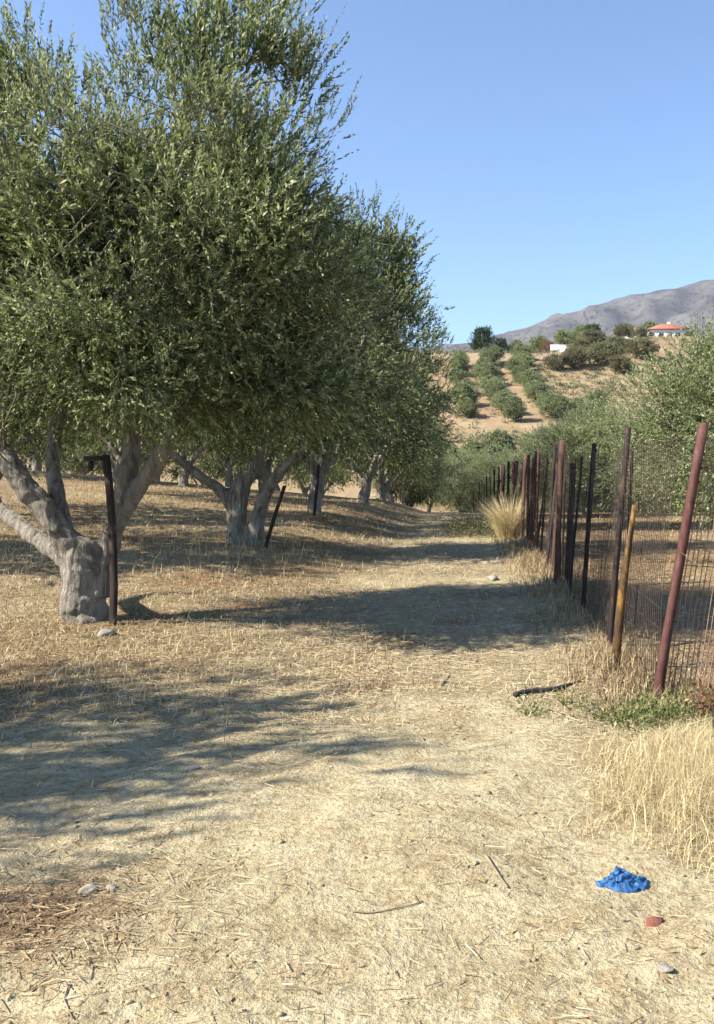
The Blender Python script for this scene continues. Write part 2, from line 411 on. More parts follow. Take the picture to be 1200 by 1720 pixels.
# ------------------------------------------------------------------ mountain
def build_mountain():
    xs = np.linspace(-3200, 4300, 300); ys = np.linspace(1500, 4400, 130)
    XX, YY = np.meshgrid(xs, ys)
    crest = np.interp(xs, [-3200, -1800, -600, -45, 90, 250, 470, 693, 917, 1250, 1700, 2400, 4300], [150, 320, 430, 505, 530, 590, 650, 705, 742, 800, 790, 640, 260])
    c = crest[None, :] + 10 * fbm2(XX * 0.006, XX * 0 + 2.2, 3, 4)
    prof = np.where(YY < 3200, sstep(1300, 3250, YY) ** 1.1, 1 - 0.5 * sstep(3200, 4500, YY))
    r = fbm2(XX * 0.0028, YY * 0.0012, 14, 5)
    Zm = c * prof + (np.abs(r) * -190 - 70 * np.abs(fbm2(XX * .008, YY * .003, 24, 4)) + 20 * fbm2(XX * .014, YY * .010, 19, 5)) * sstep(1500, 2100, YY) * (1 - 0.85 * sstep(2800, 3200, YY))
    Zm = np.where(YY < 1560, -5, Zm)
    n_, m_ = XX.shape
    i = np.arange(n_ - 1)[:, None] * m_; j = np.arange(m_ - 1)[None, :]
    F = np.stack([i + j, i + j + 1, i + m_ + j + 1, i + m_ + j], -1).reshape(-1, 4)
    m, N, L, p = new_mat('bare_rock')
    g = N.new('ShaderNodeNewGeometry'); co = g.outputs['Position']
    a = tex_noise(N, L, co, 0.006, 8, 0.7); r1 = ramp(N, [(0.34, (0.045, 0.040, 0.036)), (0.50, (0.088, 0.079, 0.071)), (0.66, (0.145, 0.132, 0.120))])
    L.new(a.outputs['Fac'], r1.inputs['Fac'])
    v = N.new('ShaderNodeTexVoronoi'); v.inputs['Scale'].default_value = 0.045; L.new(co, v.inputs['Vector'])
    r2 = ramp(N, [(0.18, (0.22, 0.24, 0.21)), (0.34, (1, 1, 1))]); L.new(v.outputs['Distance'], r2.inputs['Fac'])
    c = mixc(N, L, 0.8, r1.outputs['Color'], r2.outputs['Color'], 'MULTIPLY')
    L.new(c, p.inputs['Base Color']); p.inputs['Roughness'].default_value = 1; p.inputs['Specular IOR Level'].default_value = 0
    o = make_mesh('mountain', np.stack([XX, YY, Zm], -1).reshape(-1, 3), F, m, None, True)
    tag(o, 'bare grey mountain slope speckled with scrub, rising behind the house', kind='structure')
build_mountain()

# ------------------------------------------------------------------ olive trees
def ray_dirs(n, r=None):
    v = (r or rng).normal(size=(n, 3)); return v / np.linalg.norm(v, axis=1)[:, None]

def leaf_quads(base, d, side, ln, wd):
    """diamond leaves: base point, direction, side vector, length, width -> verts, quads"""
    n = len(base)
    nrm = np.cross(d, side)
    mid = base + d * (ln * 0.45)[:, None]
    v = np.empty((n, 4, 3))
    v[:, 0] = base
    v[:, 1] = mid + side * (wd * 0.5)[:, None] + nrm * (wd * 0.18)[:, None]
    v[:, 2] = base + d * ln[:, None] - nrm * (ln * 0.05)[:, None]
    v[:, 3] = mid - side * (wd * 0.5)[:, None] + nrm * (wd * 0.18)[:, None]
    f = np.arange(n * 4).reshape(n, 4)
    return v.reshape(-1, 3), f

def remeshed(name, tubes, voxel, mat, parent, disp=0.03, seed=1, smooth_it=3):
    g = Geo()
    for pts, rad in tubes:
        n = max(6, int(len(pts) * 4))
        pp = spline(pts, n); rr = np.maximum(np.interp(np.linspace(0, 1, n), np.linspace(0, 1, len(rad)), rad) * 0.75, voxel * 0.8)
        g.tube(pp, rr, 11, 0.16)
    tmp = g.build(name + '_tmp')
    md = tmp.modifiers.new('r', 'REMESH'); md.mode = 'VOXEL'; md.voxel_size = voxel
    ms = tmp.modifiers.new('s', 'SMOOTH'); ms.iterations = smooth_it; ms.factor = 0.5
    dg = bpy.context.evaluated_depsgraph_get()
    me = bpy.data.meshes.new_from_object(tmp.evaluated_get(dg))
    bpy.data.objects.remove(tmp)
    n = len(me.vertices); co = np.empty(n * 3, np.float32); me.vertices.foreach_get('co', co); co = co.reshape(-1, 3).astype(float)
    no = np.empty(n * 3, np.float32); me.vertex_normals.foreach_get('vector', no); no = no.reshape(-1, 3)
    q = co * np.array([4.5, 4.5, 1.7])
    d = noise3(q, seed) * 0.6 + noise3(q * 2.3, seed + 3) * 0.35 + np.clip(noise3(co * 5.5, seed + 9) - 0.45, 0, 1) * 1.6 - np.clip(noise3(co * np.array([9, 9, 2.0]), seed + 5) - 0.3, 0, 1) * 1.3
    d = d + 0.3 - 0.8 * np.exp(-(noise3(co * np.array([11, 11, 1.8]) + 0.6 * noise3(co * 3, 2)[:, None], seed + 21) / 0.22) ** 2) * 0.6
    co = co + no * (d * disp)[:, None]
    fis = np.abs(noise3(co * np.array([17, 17, 5.0]) + 1.2 * noise3(co * 4, 4)[:, None], seed + 31))
    co = co + no * ((np.clip(fis, 0, .35) - .2) * disp * 0.9 + noise3(co * 30, seed + 40) * disp * .12)[:, None]
    me.vertices.foreach_set('co', co.astype(np.float32).ravel())
    me.polygons.foreach_set('use_smooth', np.ones(len(me.polygons), bool))
    me.update(); me.materials.clear(); me.materials.append(mat); me.name = name
    o = bpy.data.objects.new(name, me); COL.objects.link(o); o.parent = parent
    return o

def build_olive(root, limbs, ells, n_clump, per_clump, per_sprig, leaf=(0.07, 0.0155), voxel=0.035, disp=0.03,
                mat='olive', seed=1, clump_r=(0.30, 0.55), twigs=True, dead=0.0, zmin=1.1, inner=1.5):
    r = np.random.default_rng(seed)
    remeshed('trunk', limbs, voxel, M['bark'], root, disp, seed)
    ctr = np.average([e[0] for e in ells], axis=0, weights=[e[1][0] * e[1][1] * e[1][2] for e in ells])
    vol = np.array([(e[1][0] * e[1][1] * e[1][2]) ** 0.8 for e in ells]); vol /= vol.sum()
    cc = []; dep = []
    while len(cc) < n_clump:
        e = ells[r.choice(len(ells), p=vol)]
        d = r.normal(size=3); d /= np.linalg.norm(d); rad = r.uniform(0.12, 1) ** 0.42 * 0.93
        pnt = np.array(e[0]) + np.array(e[1]) * d * rad
        if pnt[2] < zmin: continue
        # deep inside several ellipsoids = interior
        q = min(np.linalg.norm((pnt - np.array(f[0])) / np.array(f[1])) for f in ells)
        if q < 0.35 and r.random() < 0.7: continue
        cc.append(pnt); dep.append(q)
    cc = np.array(cc); dep = np.array(dep)
    # branches from the nearest limb point to each clump
    lp = np.concatenate([spline(p, 14)[5:] for p, _ in limbs[1:]])
    g = Geo()
    for c in cc:
        dist = np.linalg.norm(lp - c, axis=1) + 0.6 * np.clip(lp[:, 2] - c[2], 0, 9)
        s = lp[np.argmin(dist)]
        ln = np.linalg.norm(c - s)
        mid = s * 0.62 + c * 0.38 + r.normal(size=3) * 0.14 * ln + np.array([0, 0, 0.10 * ln])
        mi2 = s * 0.28 + c * 0.72 + r.normal(size=3) * 0.12 * ln + np.array([0, 0, 0.06 * ln])
        pts = spline([s, mid, mi2, c], 6)
        r0 = min(0.011, 0.006 + 0.004 * ln)
        g.tube(pts, np.linspace(r0, 0.005, 6), 4, 0, False)
    g.build('branches', M['twig'], root)
    # sprigs
    ns = n_clump * per_clump
    ci = np.repeat(np.arange(n_clump), per_clump)
    cr = r.uniform(*clump_r, n_clump)[ci]
    off = r.normal(size=(ns, 3)); off /= np.linalg.norm(off, axis=1)[:, None]
    off *= (r.uniform(0, 1, ns) ** 0.5)[:, None]
    so = cc[ci] + off * cr[:, None] * np.array([1, 1, 0.85])
    outw = so - ctr; outw[:, 2] *= 0.7; outw /= np.linalg.norm(outw, axis=1)[:, None] + 1e-6
    hrel = np.clip((so[:, 2] - ctr[2]) / 2.2, -1, 1)
    sd = outw * 0.55 + off * 0.55 + r.normal(size=(ns, 3)) * 0.32
    sd[:, 2] += 0.62 + 0.5 * hrel
    droop = (r.random(ns) < 0.30) & (hrel < 0.15)
    sd[droop, 2] -= 1.15
    sd /= np.linalg.norm(sd, axis=1)[:, None]
    sl = r.uniform(0.13, 0.36, ns) * (1 + 0.8 * (r.random(ns) < 0.06))
    keep = so[:, 2] > zmin - 0.3
    so, sd, sl, ci2 = so[keep], sd[keep], sl[keep], ci[keep]; ns = len(so)
    side0 = np.cross(sd, ray_dirs(ns, r)); side0 /= np.linalg.norm(side0, axis=1)[:, None] + 1e-9
    if twigs:
        tip = so + sd * sl[:, None]; b = np.cross(sd, side0)
        v = np.empty((ns, 4, 3)); w = 0.0028
        v[:, 0] = so + side0 * w; v[:, 1] = so - side0 * w * .5 + b * w * .87; v[:, 2] = so - side0 * w * .5 - b * w * .87; v[:, 3] = tip
        k = np.arange(ns)[:, None] * 4
        f = np.concatenate([k + np.array([[0, 1, 3]]), k + np.array([[1, 2, 3]]), k + np.array([[2, 0, 3]])])
        make_mesh('twigs', v.reshape(-1, 3), f, M['twig'], root)
    nl = ns * per_sprig
    si = np.repeat(np.arange(ns), per_sprig)
    t = np.tile((np.arange(per_sprig) + 0.5) / per_sprig, ns) + r.normal(size=nl) * 0.03
    ang = np.tile(np.arange(per_sprig) // 2 * 1.57 + (np.arange(per_sprig) % 2) * math.pi, ns) + r.uniform(-0.5, 0.5, nl)
    d = sd[si]; a = side0[si]; b = np.cross(d, a)
    radial = a * np.cos(ang)[:, None] + b * np.sin(ang)[:, None]
    opening = r.uniform(0.32, 0.8, nl) * (1.15 - 0.5 * t)
    ld = d * np.cos(opening)[:, None] + radial * np.sin(opening)[:, None] + r.normal(size=(nl, 3)) * 0.12
    ld /= np.linalg.norm(ld, axis=1)[:, None]
    sidev = np.cross(ld, radial + r.normal(size=(nl, 3)) * 0.35); sidev /= np.linalg.norm(sidev, axis=1)[:, None] + 1e-9
    q = dep[ci2][si]
    big = np.where(q < 0.62, inner, 1.0)
    ln = leaf[0] * r.uniform(0.75, 1.25, ns)[si] * r.uniform(0.65, 1.15, nl) * (1 - 0.35 * t) * big
    wd = leaf[1] * r.uniform(0.8, 1.2, nl) * big
    bp = so[si] + d * (sl[si] * t)[:, None]
    v, f = leaf_quads(bp, ld, sidev, ln, wd)
    cl_t = r.uniform(-0.20, 0.20, n_clump)[ci2][si]
    sp_t = r.uniform(-0.10, 0.10, ns)[si]
    tint = np.clip(0.25 + 0.42 * t + cl_t + sp_t + r.normal(size=nl) * 0.16, 0, 0.955)
    silver = r.random(nl) < 0.13; tint[silver] = r.uniform(0.86, 0.955, silver.sum())
    if dead:
        dc = r.choice(n_clump, max(1, int(dead)), replace=False)
        ds = np.isin(ci2, dc) & (r.random(ns) < 0.35)
        tint[ds[si]] = 1.0
    make_mesh('crown', v, f, M[mat], root, False, {'tint': ('FACE', tint)})

def L1(px, py, dy=0.0): return ((px - 150) / 168.0, dy, (1050 - py) / 168.0)

T1 = empty('olive_tree', (-3.82, 8.5, hz(-3.82, 8.5) - 0.04))
tag(T1, 'big olive tree with pale forked trunk nearest the camera, tallest crown', 'tree', 'olive trees in the row along the track')
limbs1 = [
    ([L1(150, 1075), L1(147, 1040), L1(140, 990, .0), L1(143, 935, .02), L1(150, 905, .05)], [.37, .285, .235, .25, .19]),
    ([L1(132, 950, -.02), L1(95, 932, .12), L1(50, 912, .28), L1(0, 888, .45), L1(-70, 850, .7), L1(-160, 760, .9), L1(-220, 640, 1.0)], [.15, .13, .12, .115, .10, .08, .05]),
    ([L1(140, 955, 0), L1(118, 905, -.04), L1(85, 855, -.08), L1(45, 805, -.10), L1(5, 755, -.05), L1(-50, 680, .1), L1(-90, 560, .2), L1(-100, 380, .2), L1(-80, 200, .1)], [.19, .17, .155, .14, .125, .10, .08, .05, .02]),
    ([L1(112, 900, .02), L1(80, 830, .22), L1(60, 775, .40), L1(52, 700, .6), L1(70, 590, .8), L1(60, 400, .9), L1(30, 220, 1.0)], [.12, .10, .09, .085, .07, .05, .02]),
    ([L1(165, 1000, .03), L1(178, 940, .05), L1(190, 885, .08), L1(203, 835, .12), L1(208, 780, .2), L1(211, 715, .3), L1(222, 620, .4), L1(260, 480, .4), L1(310, 320, .3), L1(360, 160, .2)], [.17, .15, .135, .145, .14, .125, .10, .08, .055, .02]),
    ([L1(200, 860, .08), L1(228, 825, .05), L1(262, 782, .0), L1(295, 730, -.1), L1(325, 675, -.2), L1(375, 590, -.3), L1(450, 480, -.3), L1(510, 400, -.3)], [.14, .12, .11, .10, .085, .07, .05, .02]),
    ([L1(225, 620, .4), L1(180, 500, .6), L1(150, 350, .8), L1(170, 200, .9)], [.08, .06, .04, .02]),
]
def E1(px, py, dy, rx, ry, rz): return (L1(px, py, dy - 0.45), (rx / 168., ry, rz / 168.))
ells1 = [E1(255, 465, .2, 290, 2.5, 270), E1(412, 190, .1, 155, 1.4, 200), E1(-15, 240, .3, 120, 1.6, 290), E1(470, 470, 0, 135, 1.6, 215), E1(-90, 425, 0.3, 200, 1.9, 190),
         E1(200, 330, 1.0, 130, 1.0, 120), E1(330, 640, -.2, 150, 1.5, 95), E1(140, 605, .4, 170, 1.4, 105), E1(500, 620, .3, 90, 1.2, 110)]
build_olive(T1, limbs1, ells1, 480, 36, 17, (0.066, 0.0150), 0.018, 0.015, 'olive', 3, (0.26, 0.48), True, 1, 1.75)

def L2(px, py, dy=0.0): return ((px - 410) / 89.4, dy, (905 - py) / 89.4)
T2 = empty('olive_tree', (-4.2, 16.0, hz(-4.2, 16.0) - 0.05))
T2.scale = (1.05, 1.05, 1.05)
tag(T2, 'olive tree with twin gnarled stems, second along the track', 'tree', 'olive trees in the row along the track')
limbs2 = [
    ([L2(395, 925), L2(397, 895), L2(393, 860), L2(398, 825), L2(408, 790)], [.34, .27, .24, .23, .17]),
    ([L2(398, 850), L2(404, 810), L2(425, 775, .1), L2(440, 720, .2), L2(430, 640, .3), L2(430, 500, .3), L2(470, 400, .3)], [.2, .18, .15, .13, .10, .06, .02]),
    ([L2(395, 860, 0), L2(375, 820, -.1), L2(340, 790, -.3), L2(300, 750, -.5), L2(270, 680, -.6)], [.16, .14, .12, .09, .04]),
    ([L2(426, 925, -.1), L2(427, 895, -.1), L2(430, 860, -.1), L2(445, 820, -.15), L2(470, 785, -.2), L2(510, 745, -.3), L2(560, 680, -.4), L2(610, 560, -.4)], [.24, .18, .165, .15, .13, .11, .08, .03]),
    ([L2(438, 830, 0), L2(436, 780, .3), L2(470, 700, .8), L2(520, 600, 1.2), L2(560, 480, 1.4)], [.13, .11, .09, .06, .02]),
]
def E2(px, py, dy, rx, ry, rz): return (L2(px, py, dy), (rx / 89.4, ry, rz / 89.4))
ells2 = [E2(480, 570, 0, 205, 2.6, 190), E2(590, 480, .2, 105, 1.8, 140), E2(330, 560, 0, 170, 2.2, 180), E2(440, 690, -.4, 150, 2.0, 75), E2(580, 660, 0, 110, 1.8, 100), E2(620, 420, .6, 60, 1.0, 75)]
build_olive(T2, limbs2, ells2, 300, 26, 14, (0.082, 0.022), 0.045, 0.03, 'olive', 8, (0.3, 0.55), False, 0, 1.5)

def generic_limbs(r, h0=0.9, spread=1.2, top=4.2, n=4, r0=0.24):
    lean = r.uniform(-.2, .2, 2)
    limbs = [([(0, 0, -.15), (0, 0, .1), (lean[0] * .5, lean[1] * .5, h0 * .6), (lean[0], lean[1], h0 + .1)], [r0 * 1.45, r0 * 1.15, r0, r0 * .8])]
    a0 = r.uniform(0, 6.28)
    for k in range(n):
        a = a0 + k * 6.283 / n + r.uniform(-.35, .35); s = spread * r.uniform(.8, 1.2)
        c, d = math.cos(a), math.sin(a); b = (lean[0] * .8, lean[1] * .8, h0 * .75)
        limbs.append(([b, (b[0] + c * s * .3, b[1] + d * s * .3, h0 + .45), (b[0] + c * s * .75, b[1] + d * s * .75, h0 + 1.2), (b[0] + c * s * 1.1, b[1] + d * s * 1.1, top * .68), (b[0] + c * s * 1.3, b[1] + d * s * 1.3, top)],
                      [r0 * .7, r0 * .55, r0 * .42, r0 * .25, .02]))
    return limbs

PROTO = []
def proto(seed, ells, mat, n_clump, per_clump, per_sprig, leaf, h0, spread, top, r0, zmin, n=4):
    r = np.random.default_rng(seed)
    root = empty('olive_tree', (0, 0, 0))
    build_olive(root, generic_limbs(r, h0, spread, top, n, r0), ells, n_clump, per_clump, per_sprig, leaf, 0.06, 0.03, mat, seed, (0.3, 0.6), False, 0, zmin)
    return root
PA = proto(21, [((0, 0, 3.7), (2.9, 2.8, 2.2)), ((.8, -.3, 5.0), (1.7, 1.6, 1.5)), ((-.9, .5, 4.6), (1.7, 1.7, 1.6)), ((.4, .2, 2.3), (2.9, 2.9, .9))], 'olive', 220, 20, 13, (0.098, 0.027), 0.95, 1.3, 4.9, .19, 1.25)
PB = proto(22, [((.3, 0, 3.6), (3.1, 2.9, 2.0)), ((1.1, .4, 4.7), (1.7, 1.6, 1.6)), ((-.6, -.8, 4.9), (1.6, 1.6, 1.5)), ((0, 0, 2.2), (3.0, 2.9, 1.0))], 'olive', 220, 20, 13, (0.098, 0.027), 0.75, 1.4, 4.8, .20, 1.15, 3)
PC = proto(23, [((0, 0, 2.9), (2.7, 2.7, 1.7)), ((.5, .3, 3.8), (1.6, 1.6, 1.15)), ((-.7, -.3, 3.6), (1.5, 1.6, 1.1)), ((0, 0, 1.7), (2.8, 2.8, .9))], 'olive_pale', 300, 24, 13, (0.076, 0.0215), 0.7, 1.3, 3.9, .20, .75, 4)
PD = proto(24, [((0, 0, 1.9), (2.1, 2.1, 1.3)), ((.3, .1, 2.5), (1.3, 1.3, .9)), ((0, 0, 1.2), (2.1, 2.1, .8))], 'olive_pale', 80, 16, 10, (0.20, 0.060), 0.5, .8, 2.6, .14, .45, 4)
used = set()
def place(p, x, y, rz, s, label, group, name='olive_tree', sz=None):
    sc = (s, s, sz or s); loc = (x, y, hz(x, y) - 0.04)
    if p.name in used:
        o = copy_tree(p, loc, rz, sc)
    else:
        used.add(p.name); o = p; o.location = loc; o.rotation_euler = (0, 0, rz); o.scale = sc
    o.name = name
    tag(o, label, 'tree', group)
    return o
ORD = ['first', 'second', 'third', 'fourth', 'fifth', 'sixth', 'seventh', 'eighth', 'ninth', 'tenth', 'eleventh', 'twelfth', 'thirteenth']

G1 = 'olive trees in the row along the track'
row1 = [(PA, -4.3, 23.5, 0.4, 1.28, 1.20), (PB, -3.9, 31.0, 2.2, 1.30, 1.18), (PA, -4.0, 38.5, 3.9, 1.22, 1.0), (PB, -4.3, 46.0, 5.0, 1.15, 1.0), (PA, -4.3, 54.0, 1.4, 1.1, 1.0)]
for k, (p, x, y, rz, s, sz) in enumerate(row1):
    place(p, x, y, rz, s, f'olive tree in the row beside the track, {ORD[k + 2]} from the camera', G1, sz=sz)
G2 = 'olive trees of the grove behind the row'
RW = ['second', 'third', 'fourth', 'fifth']
rows = [(-11.0, [12.4, 19, 26, 33, 40.5, 48, 56, 64]), (-19, [30, 37.5, 45, 53, 61, 69]), (-26.5, [44, 51.5, 59, 67]), (-34, [57, 65, 73])]
rr = random.Random(5)
for q, (x, ys) in enumerate(rows):
    for k, y in enumerate(ys):
        p = [PA, PB][(k + q) % 2]
        place(p, x + rr.uniform(-.4, .4), y + rr.uniform(-.4, .4), rr.uniform(0, 6.28), rr.uniform(1.08, 1.25),
              f'olive tree in the {RW[q]} row back from the track, {ORD[k]} along it', G2)
place(PA, -8.6, 2.2, 1.1, 1.0, 'olive tree standing nearer than the big forked olive, beyond the frame edge', G2)
G3 = 'olive trees behind the wire fence'
rowR = [(5.0, 15.4, .5, 1.04, .90), (4.8, 26, 2.0, 1.0, .80), (4.6, 33.5, 3.1, 1.0, .82), (4.8, 41.5, 4.4, 1.05, .92), (5.2, 50, .2, 1.1, 1.05)]
for k, (x, y, rz, s, sz) in enumerate(rowR):
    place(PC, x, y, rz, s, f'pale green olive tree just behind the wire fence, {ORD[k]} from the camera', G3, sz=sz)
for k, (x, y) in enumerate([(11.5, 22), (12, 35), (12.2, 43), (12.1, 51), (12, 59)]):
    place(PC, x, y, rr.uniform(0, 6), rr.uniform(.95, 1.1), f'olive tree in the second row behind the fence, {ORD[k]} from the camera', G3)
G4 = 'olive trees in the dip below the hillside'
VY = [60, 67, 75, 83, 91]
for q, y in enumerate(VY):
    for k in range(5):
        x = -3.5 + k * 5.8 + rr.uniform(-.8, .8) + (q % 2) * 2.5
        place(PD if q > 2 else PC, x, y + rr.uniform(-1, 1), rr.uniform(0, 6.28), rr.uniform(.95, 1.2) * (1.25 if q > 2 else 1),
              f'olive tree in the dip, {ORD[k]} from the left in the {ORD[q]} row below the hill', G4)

for k, (x, y) in enumerate([(3.5, 97), (8.2, 99), (12.5, 98), (16.8, 101), (21, 100), (25.5, 103), (-6, 97)]):
    place(PD, x, y, rr.uniform(0, 6.28), rr.uniform(1.25, 1.5), f'olive bush along the foot of the terrace bank, {ORD[k]} of its line' if k < 6 else 'olive bush at the foot of the bank beside the grove edge', G4)
# hillside olive bushes planted in slanting rows up the slope
HB = {'left': ([(-1.8, 156), (-1.6, 141.1), (-0.3, 119.9)], 6),
      'middle': ([(4.0, 158), (2.8, 152.9), (2.7, 146.2), (3.4, 136.9), (4.2, 131.3), (5.2, 123.8), (6.0, 117.8)], 11),
      'right': ([(10.0, 160), (9.3, 152.4), (8.6, 146.2), (9.7, 140.9), (10.3, 135.5), (11.0, 129.8), (11.4, 119.6)], 12),
      'outer right': ([(13.0, 119.4), (15.5, 121), (18.5, 124)], 3)}
for nm, (pts, cnt) in HB.items():
    for k, (x, y) in enumerate(spline(pts, cnt)):
        place(PD, x + rr.uniform(-.5, .5), y + rr.uniform(-.6, .6), rr.uniform(0, 6.28), rr.uniform(.85, 1.2) * (y / 145) ** .5, f'olive bush on the red hillside, {ORD[k]} from the top of the {nm} row', 'olive bushes in rows on the hillside', sz=rr.uniform(.75, 1.1))
for k, (x, y) in enumerate([(-1.0, 94), (2.2, 93.5), (0.6, 98), (19.5, 104)]):
    place(PD, x, y, rr.uniform(0, 6.28), rr.uniform(.9, 1.25), f'olive bush below the dry terrace bank, {ORD[k]} of a loose line', G4)

# ------------------------------------------------------------------ other plants on the hill
def proto_plant(name, seed, ells, mat, n_clump, per_clump, leaf, zmin, top):
    r = np.random.default_rng(seed)
    root = empty(name, (0, 0, 0))
    build_olive(root, generic_limbs(r, 0.5, .8, top, 4, .14), ells, n_clump, per_clump, 10, leaf, 0.08, 0.03, mat, seed, (0.3, 0.6), False, 0, zmin)
    return root
PE = proto_plant('evergreen_tree', 31, [((0, 0, 2.2), (2.0, 2.0, 1.7)), ((.2, 0, 3.0), (1.4, 1.4, 1.1)), ((0, 0, 1.2), (1.8, 1.8, .9))], 'evergreen', 90, 18, (0.20, 0.07), .3, 3.3)
PS = proto_plant('scrub_bush', 32, [((0, 0, 1.3), (2.2, 2.0, 1.2)), ((.9, 0, 1.6), (1.2, 1.2, .9)), ((-1.0, .2, 1.1), (1.2, 1.2, .9))], 'scrub', 80, 16, (0.20, 0.055), .2, 2.0)
PX = proto_plant('dead_bush', 33, [((0, 0, 1.2), (1.3, 1.3, 1.1))], 'deadleaf', 40, 14, (0.16, 0.04), .2, 2.0)
def put(p, x, d, rz, s, label, cat, group=None, name=None, dz=0.0, sz=None):
    o = place(p, x, d, rz, s, label, group, name or p.name.split('.')[0], sz)
    o['category'] = cat; o.location.z += dz
    return o
put(PE, 2.6, 186, .3, 1.45, 'dark green round tree alone on the hill crest', 'tree')
put(PE, 6.9, 190, 1.3, .95, 'low dark bush beside the round tree on the crest', 'bush', name='evergreen_bush')
put(PE, 5.7, 205, 2.3, .8, 'small dark bush on the skyline behind the round tree', 'bush', name='evergreen_bush')
put(PE, 28.2, 196, .8, 1.25, 'dark tree at the end of the clump above the white wall', 'tree')
put(PD, 25.9, 200, .8, 1.7, 'tall grey-green olive in the clump above the white wall', 'tree', name='olive_tree')
put(PD, 21.9, 196, 2.8, 1.45, 'rounded olive directly above the white wall', 'tree', name='olive_tree')
put(PD, 25.1, 184, 1.8, .95, 'small olive under the dark tree on the crest', 'tree', name='olive_tree')
put(PD, 14.9, 186, 0.2, 1.25, 'olive on the crest left of the brown bush', 'tree', name='olive_tree')
put(PD, 10.5, 192, 4.2, 1.1, 'olive on the skyline above the right bush row', 'tree', name='olive_tree')
put(PX, 16.5, 180, 0.2, 1.25, 'rust brown dead bush beside the white wall', 'bush')
put(PS, 15.2, 152, .2, 1.15, 'grey-green scrub bush at the top of the pale bank', 'bush')
put(PS, 19.2, 154, 1.2, 1.5, 'large scrub bush in the middle of the pale bank', 'bush')
put(PS, 24.6, 156, 2.2, 1.7, 'broad brownish scrub bush at the end of the pale bank', 'bush')
put(PS, 30.6, 172, 3.2, .8, 'scrub bush on the slope below the house', 'bush')
put(PS, 25.5, 174, 4.2, 1.5, 'scrub bush above the pale bank below the crest', 'bush')
put(PS, 35.8, 180, 5.2, .8, 'scrub bush half hidden by the fence olives below the house', 'bush')

put(PD, 41.2, 204, 1.0, .55, 'rounded garden tree half hiding the corner of the house', 'tree', name='garden_tree')
put(PD, 52.0, 202, 2.0, .6, 'rounded garden tree in front of the far end of the house', 'tree', name='garden_tree')
put(PS, 33.5, 186, 1.0, 1.3, 'wide scrub bush on the brow below the long white wall', 'bush')
put(PS, 28.5, 166, 2.0, 1.3, 'scrub bush on the slope right of the pale bank', 'bush')
put(PS, 32.5, 160, 3.0, 1.5, 'scrub bush beside the fence olives under the house', 'bush')
put(PS, 26.5, 150, 4.0, 1.2, 'low scrub bush at the lower right of the pale bank', 'bush')
put(PS, 21.5, 168, 5.0, 1.1, 'scrub bush between the white wall and the pale bank', 'bush')

# ------------------------------------------------------------------ house and white walls
M['white'] = mat_noise('whitewash', [(0.3, (0.66, 0.63, 0.57)), (0.7, (0.80, 0.78, 0.73))], 1.5, 5, 0.9, 0.1)
M['roof'] = mat_noise('clay_tiles', [(0.3, (0.26, 0.085, 0.05)), (0.6, (0.36, 0.14, 0.085)), (0.8, (0.42, 0.22, 0.145))], 2.5, 5, 0.85, 0.5, 9, (1, .3, 1))
M['glass'] = mat_noise('window_glass', [(0.4, (0.03, 0.05, 0.07)), (0.7, (0.06, 0.09, 0.12))], 2, 2, 0.12, 0, spec=0.6)
M['frame'] = mat_noise('painted_frame', [(0.4, (0.16, 0.12, 0.09)), (0.7, (0.24, 0.19, 0.14))], 4, 2, 0.6, 0)
def box_obj(name, lo, hi, mat, parent):
    g = Geo(); g.box(lo, hi); return g.build(name, mat, parent)
hx, hy = 46.3, 211.0
H = empty('house', (hx, hy, hz(hx, hy)), 0, (1.45, 1.1, 1.0))
tag(H, 'white house with red tiled hip roof on the hilltop', 'house')
def hip(name, x0, x1, y0, y1, z0, z1, inset, parent):
    g = Geo(); ym = (y0 + y1) / 2
    v = [(x0, y0, z0), (x1, y0, z0), (x1, y1, z0), (x0, y1, z0), (x0 + inset, ym, z1), (x1 - inset, ym, z1),
         (x0, y0, z0 - .18), (x1, y0, z0 - .18), (x1, y1, z0 - .18), (x0, y1, z0 - .18)]
    g.add(v, [(1, 2, 5), (3, 0, 4)], [(0, 1, 5, 4), (2, 3, 4, 5), (6, 7, 1, 0), (7, 8, 2, 1), (8, 9, 3, 2), (9, 6, 0, 3), (9, 8, 7, 6)])
    return g.build(name, M['roof'], parent)
box_obj('wall', (-1.6, -3.2, -1), (4.6, 3.2, 2.9), M['white'], H)
box_obj('wing_wall', (-4.6, -1.6, -1), (-1.602, 2.6, 2.45), M['white'], H)
rf = hip('roof', -2.0, 5.0, -3.6, 3.6, 2.95, 4.7, 2.6, H)
hip('wing_roof', -5.0, -2.02, -2.0, 3.0, 2.5, 3.7, 1.0, H)
box_obj('chimney', (1.9, .6, 3.9), (2.4, 1.1, 5.3), M['white'], rf)
for wx in (0.1, 2.9):
    w = box_obj('window', (wx - .42, -3.26, 1.1), (wx + .42, -3.205, 2.0), M['frame'], H)
    box_obj('pane', (wx - .35, -3.275, 1.17), (wx - .03, -3.262, 1.93), M['glass'], w); box_obj('pane', (wx + .03, -3.275, 1.17), (wx + .35, -3.262, 1.93), M['glass'], w)
w = box_obj('window', (-3.6, -1.66, .9), (-2.6, -1.605, 2.0), M['frame'], H)
box_obj('pane', (-3.5, -1.675, 1.0), (-2.7, -1.662, 1.9), M['glass'], w)
d_ = box_obj('door', (1.05, -3.26, 0), (1.95, -3.205, 2.1), M['frame'], H)
box_obj('handle', (1.12, -3.31, 1.0), (1.17, -3.262, 1.15), M['glass'], d_)
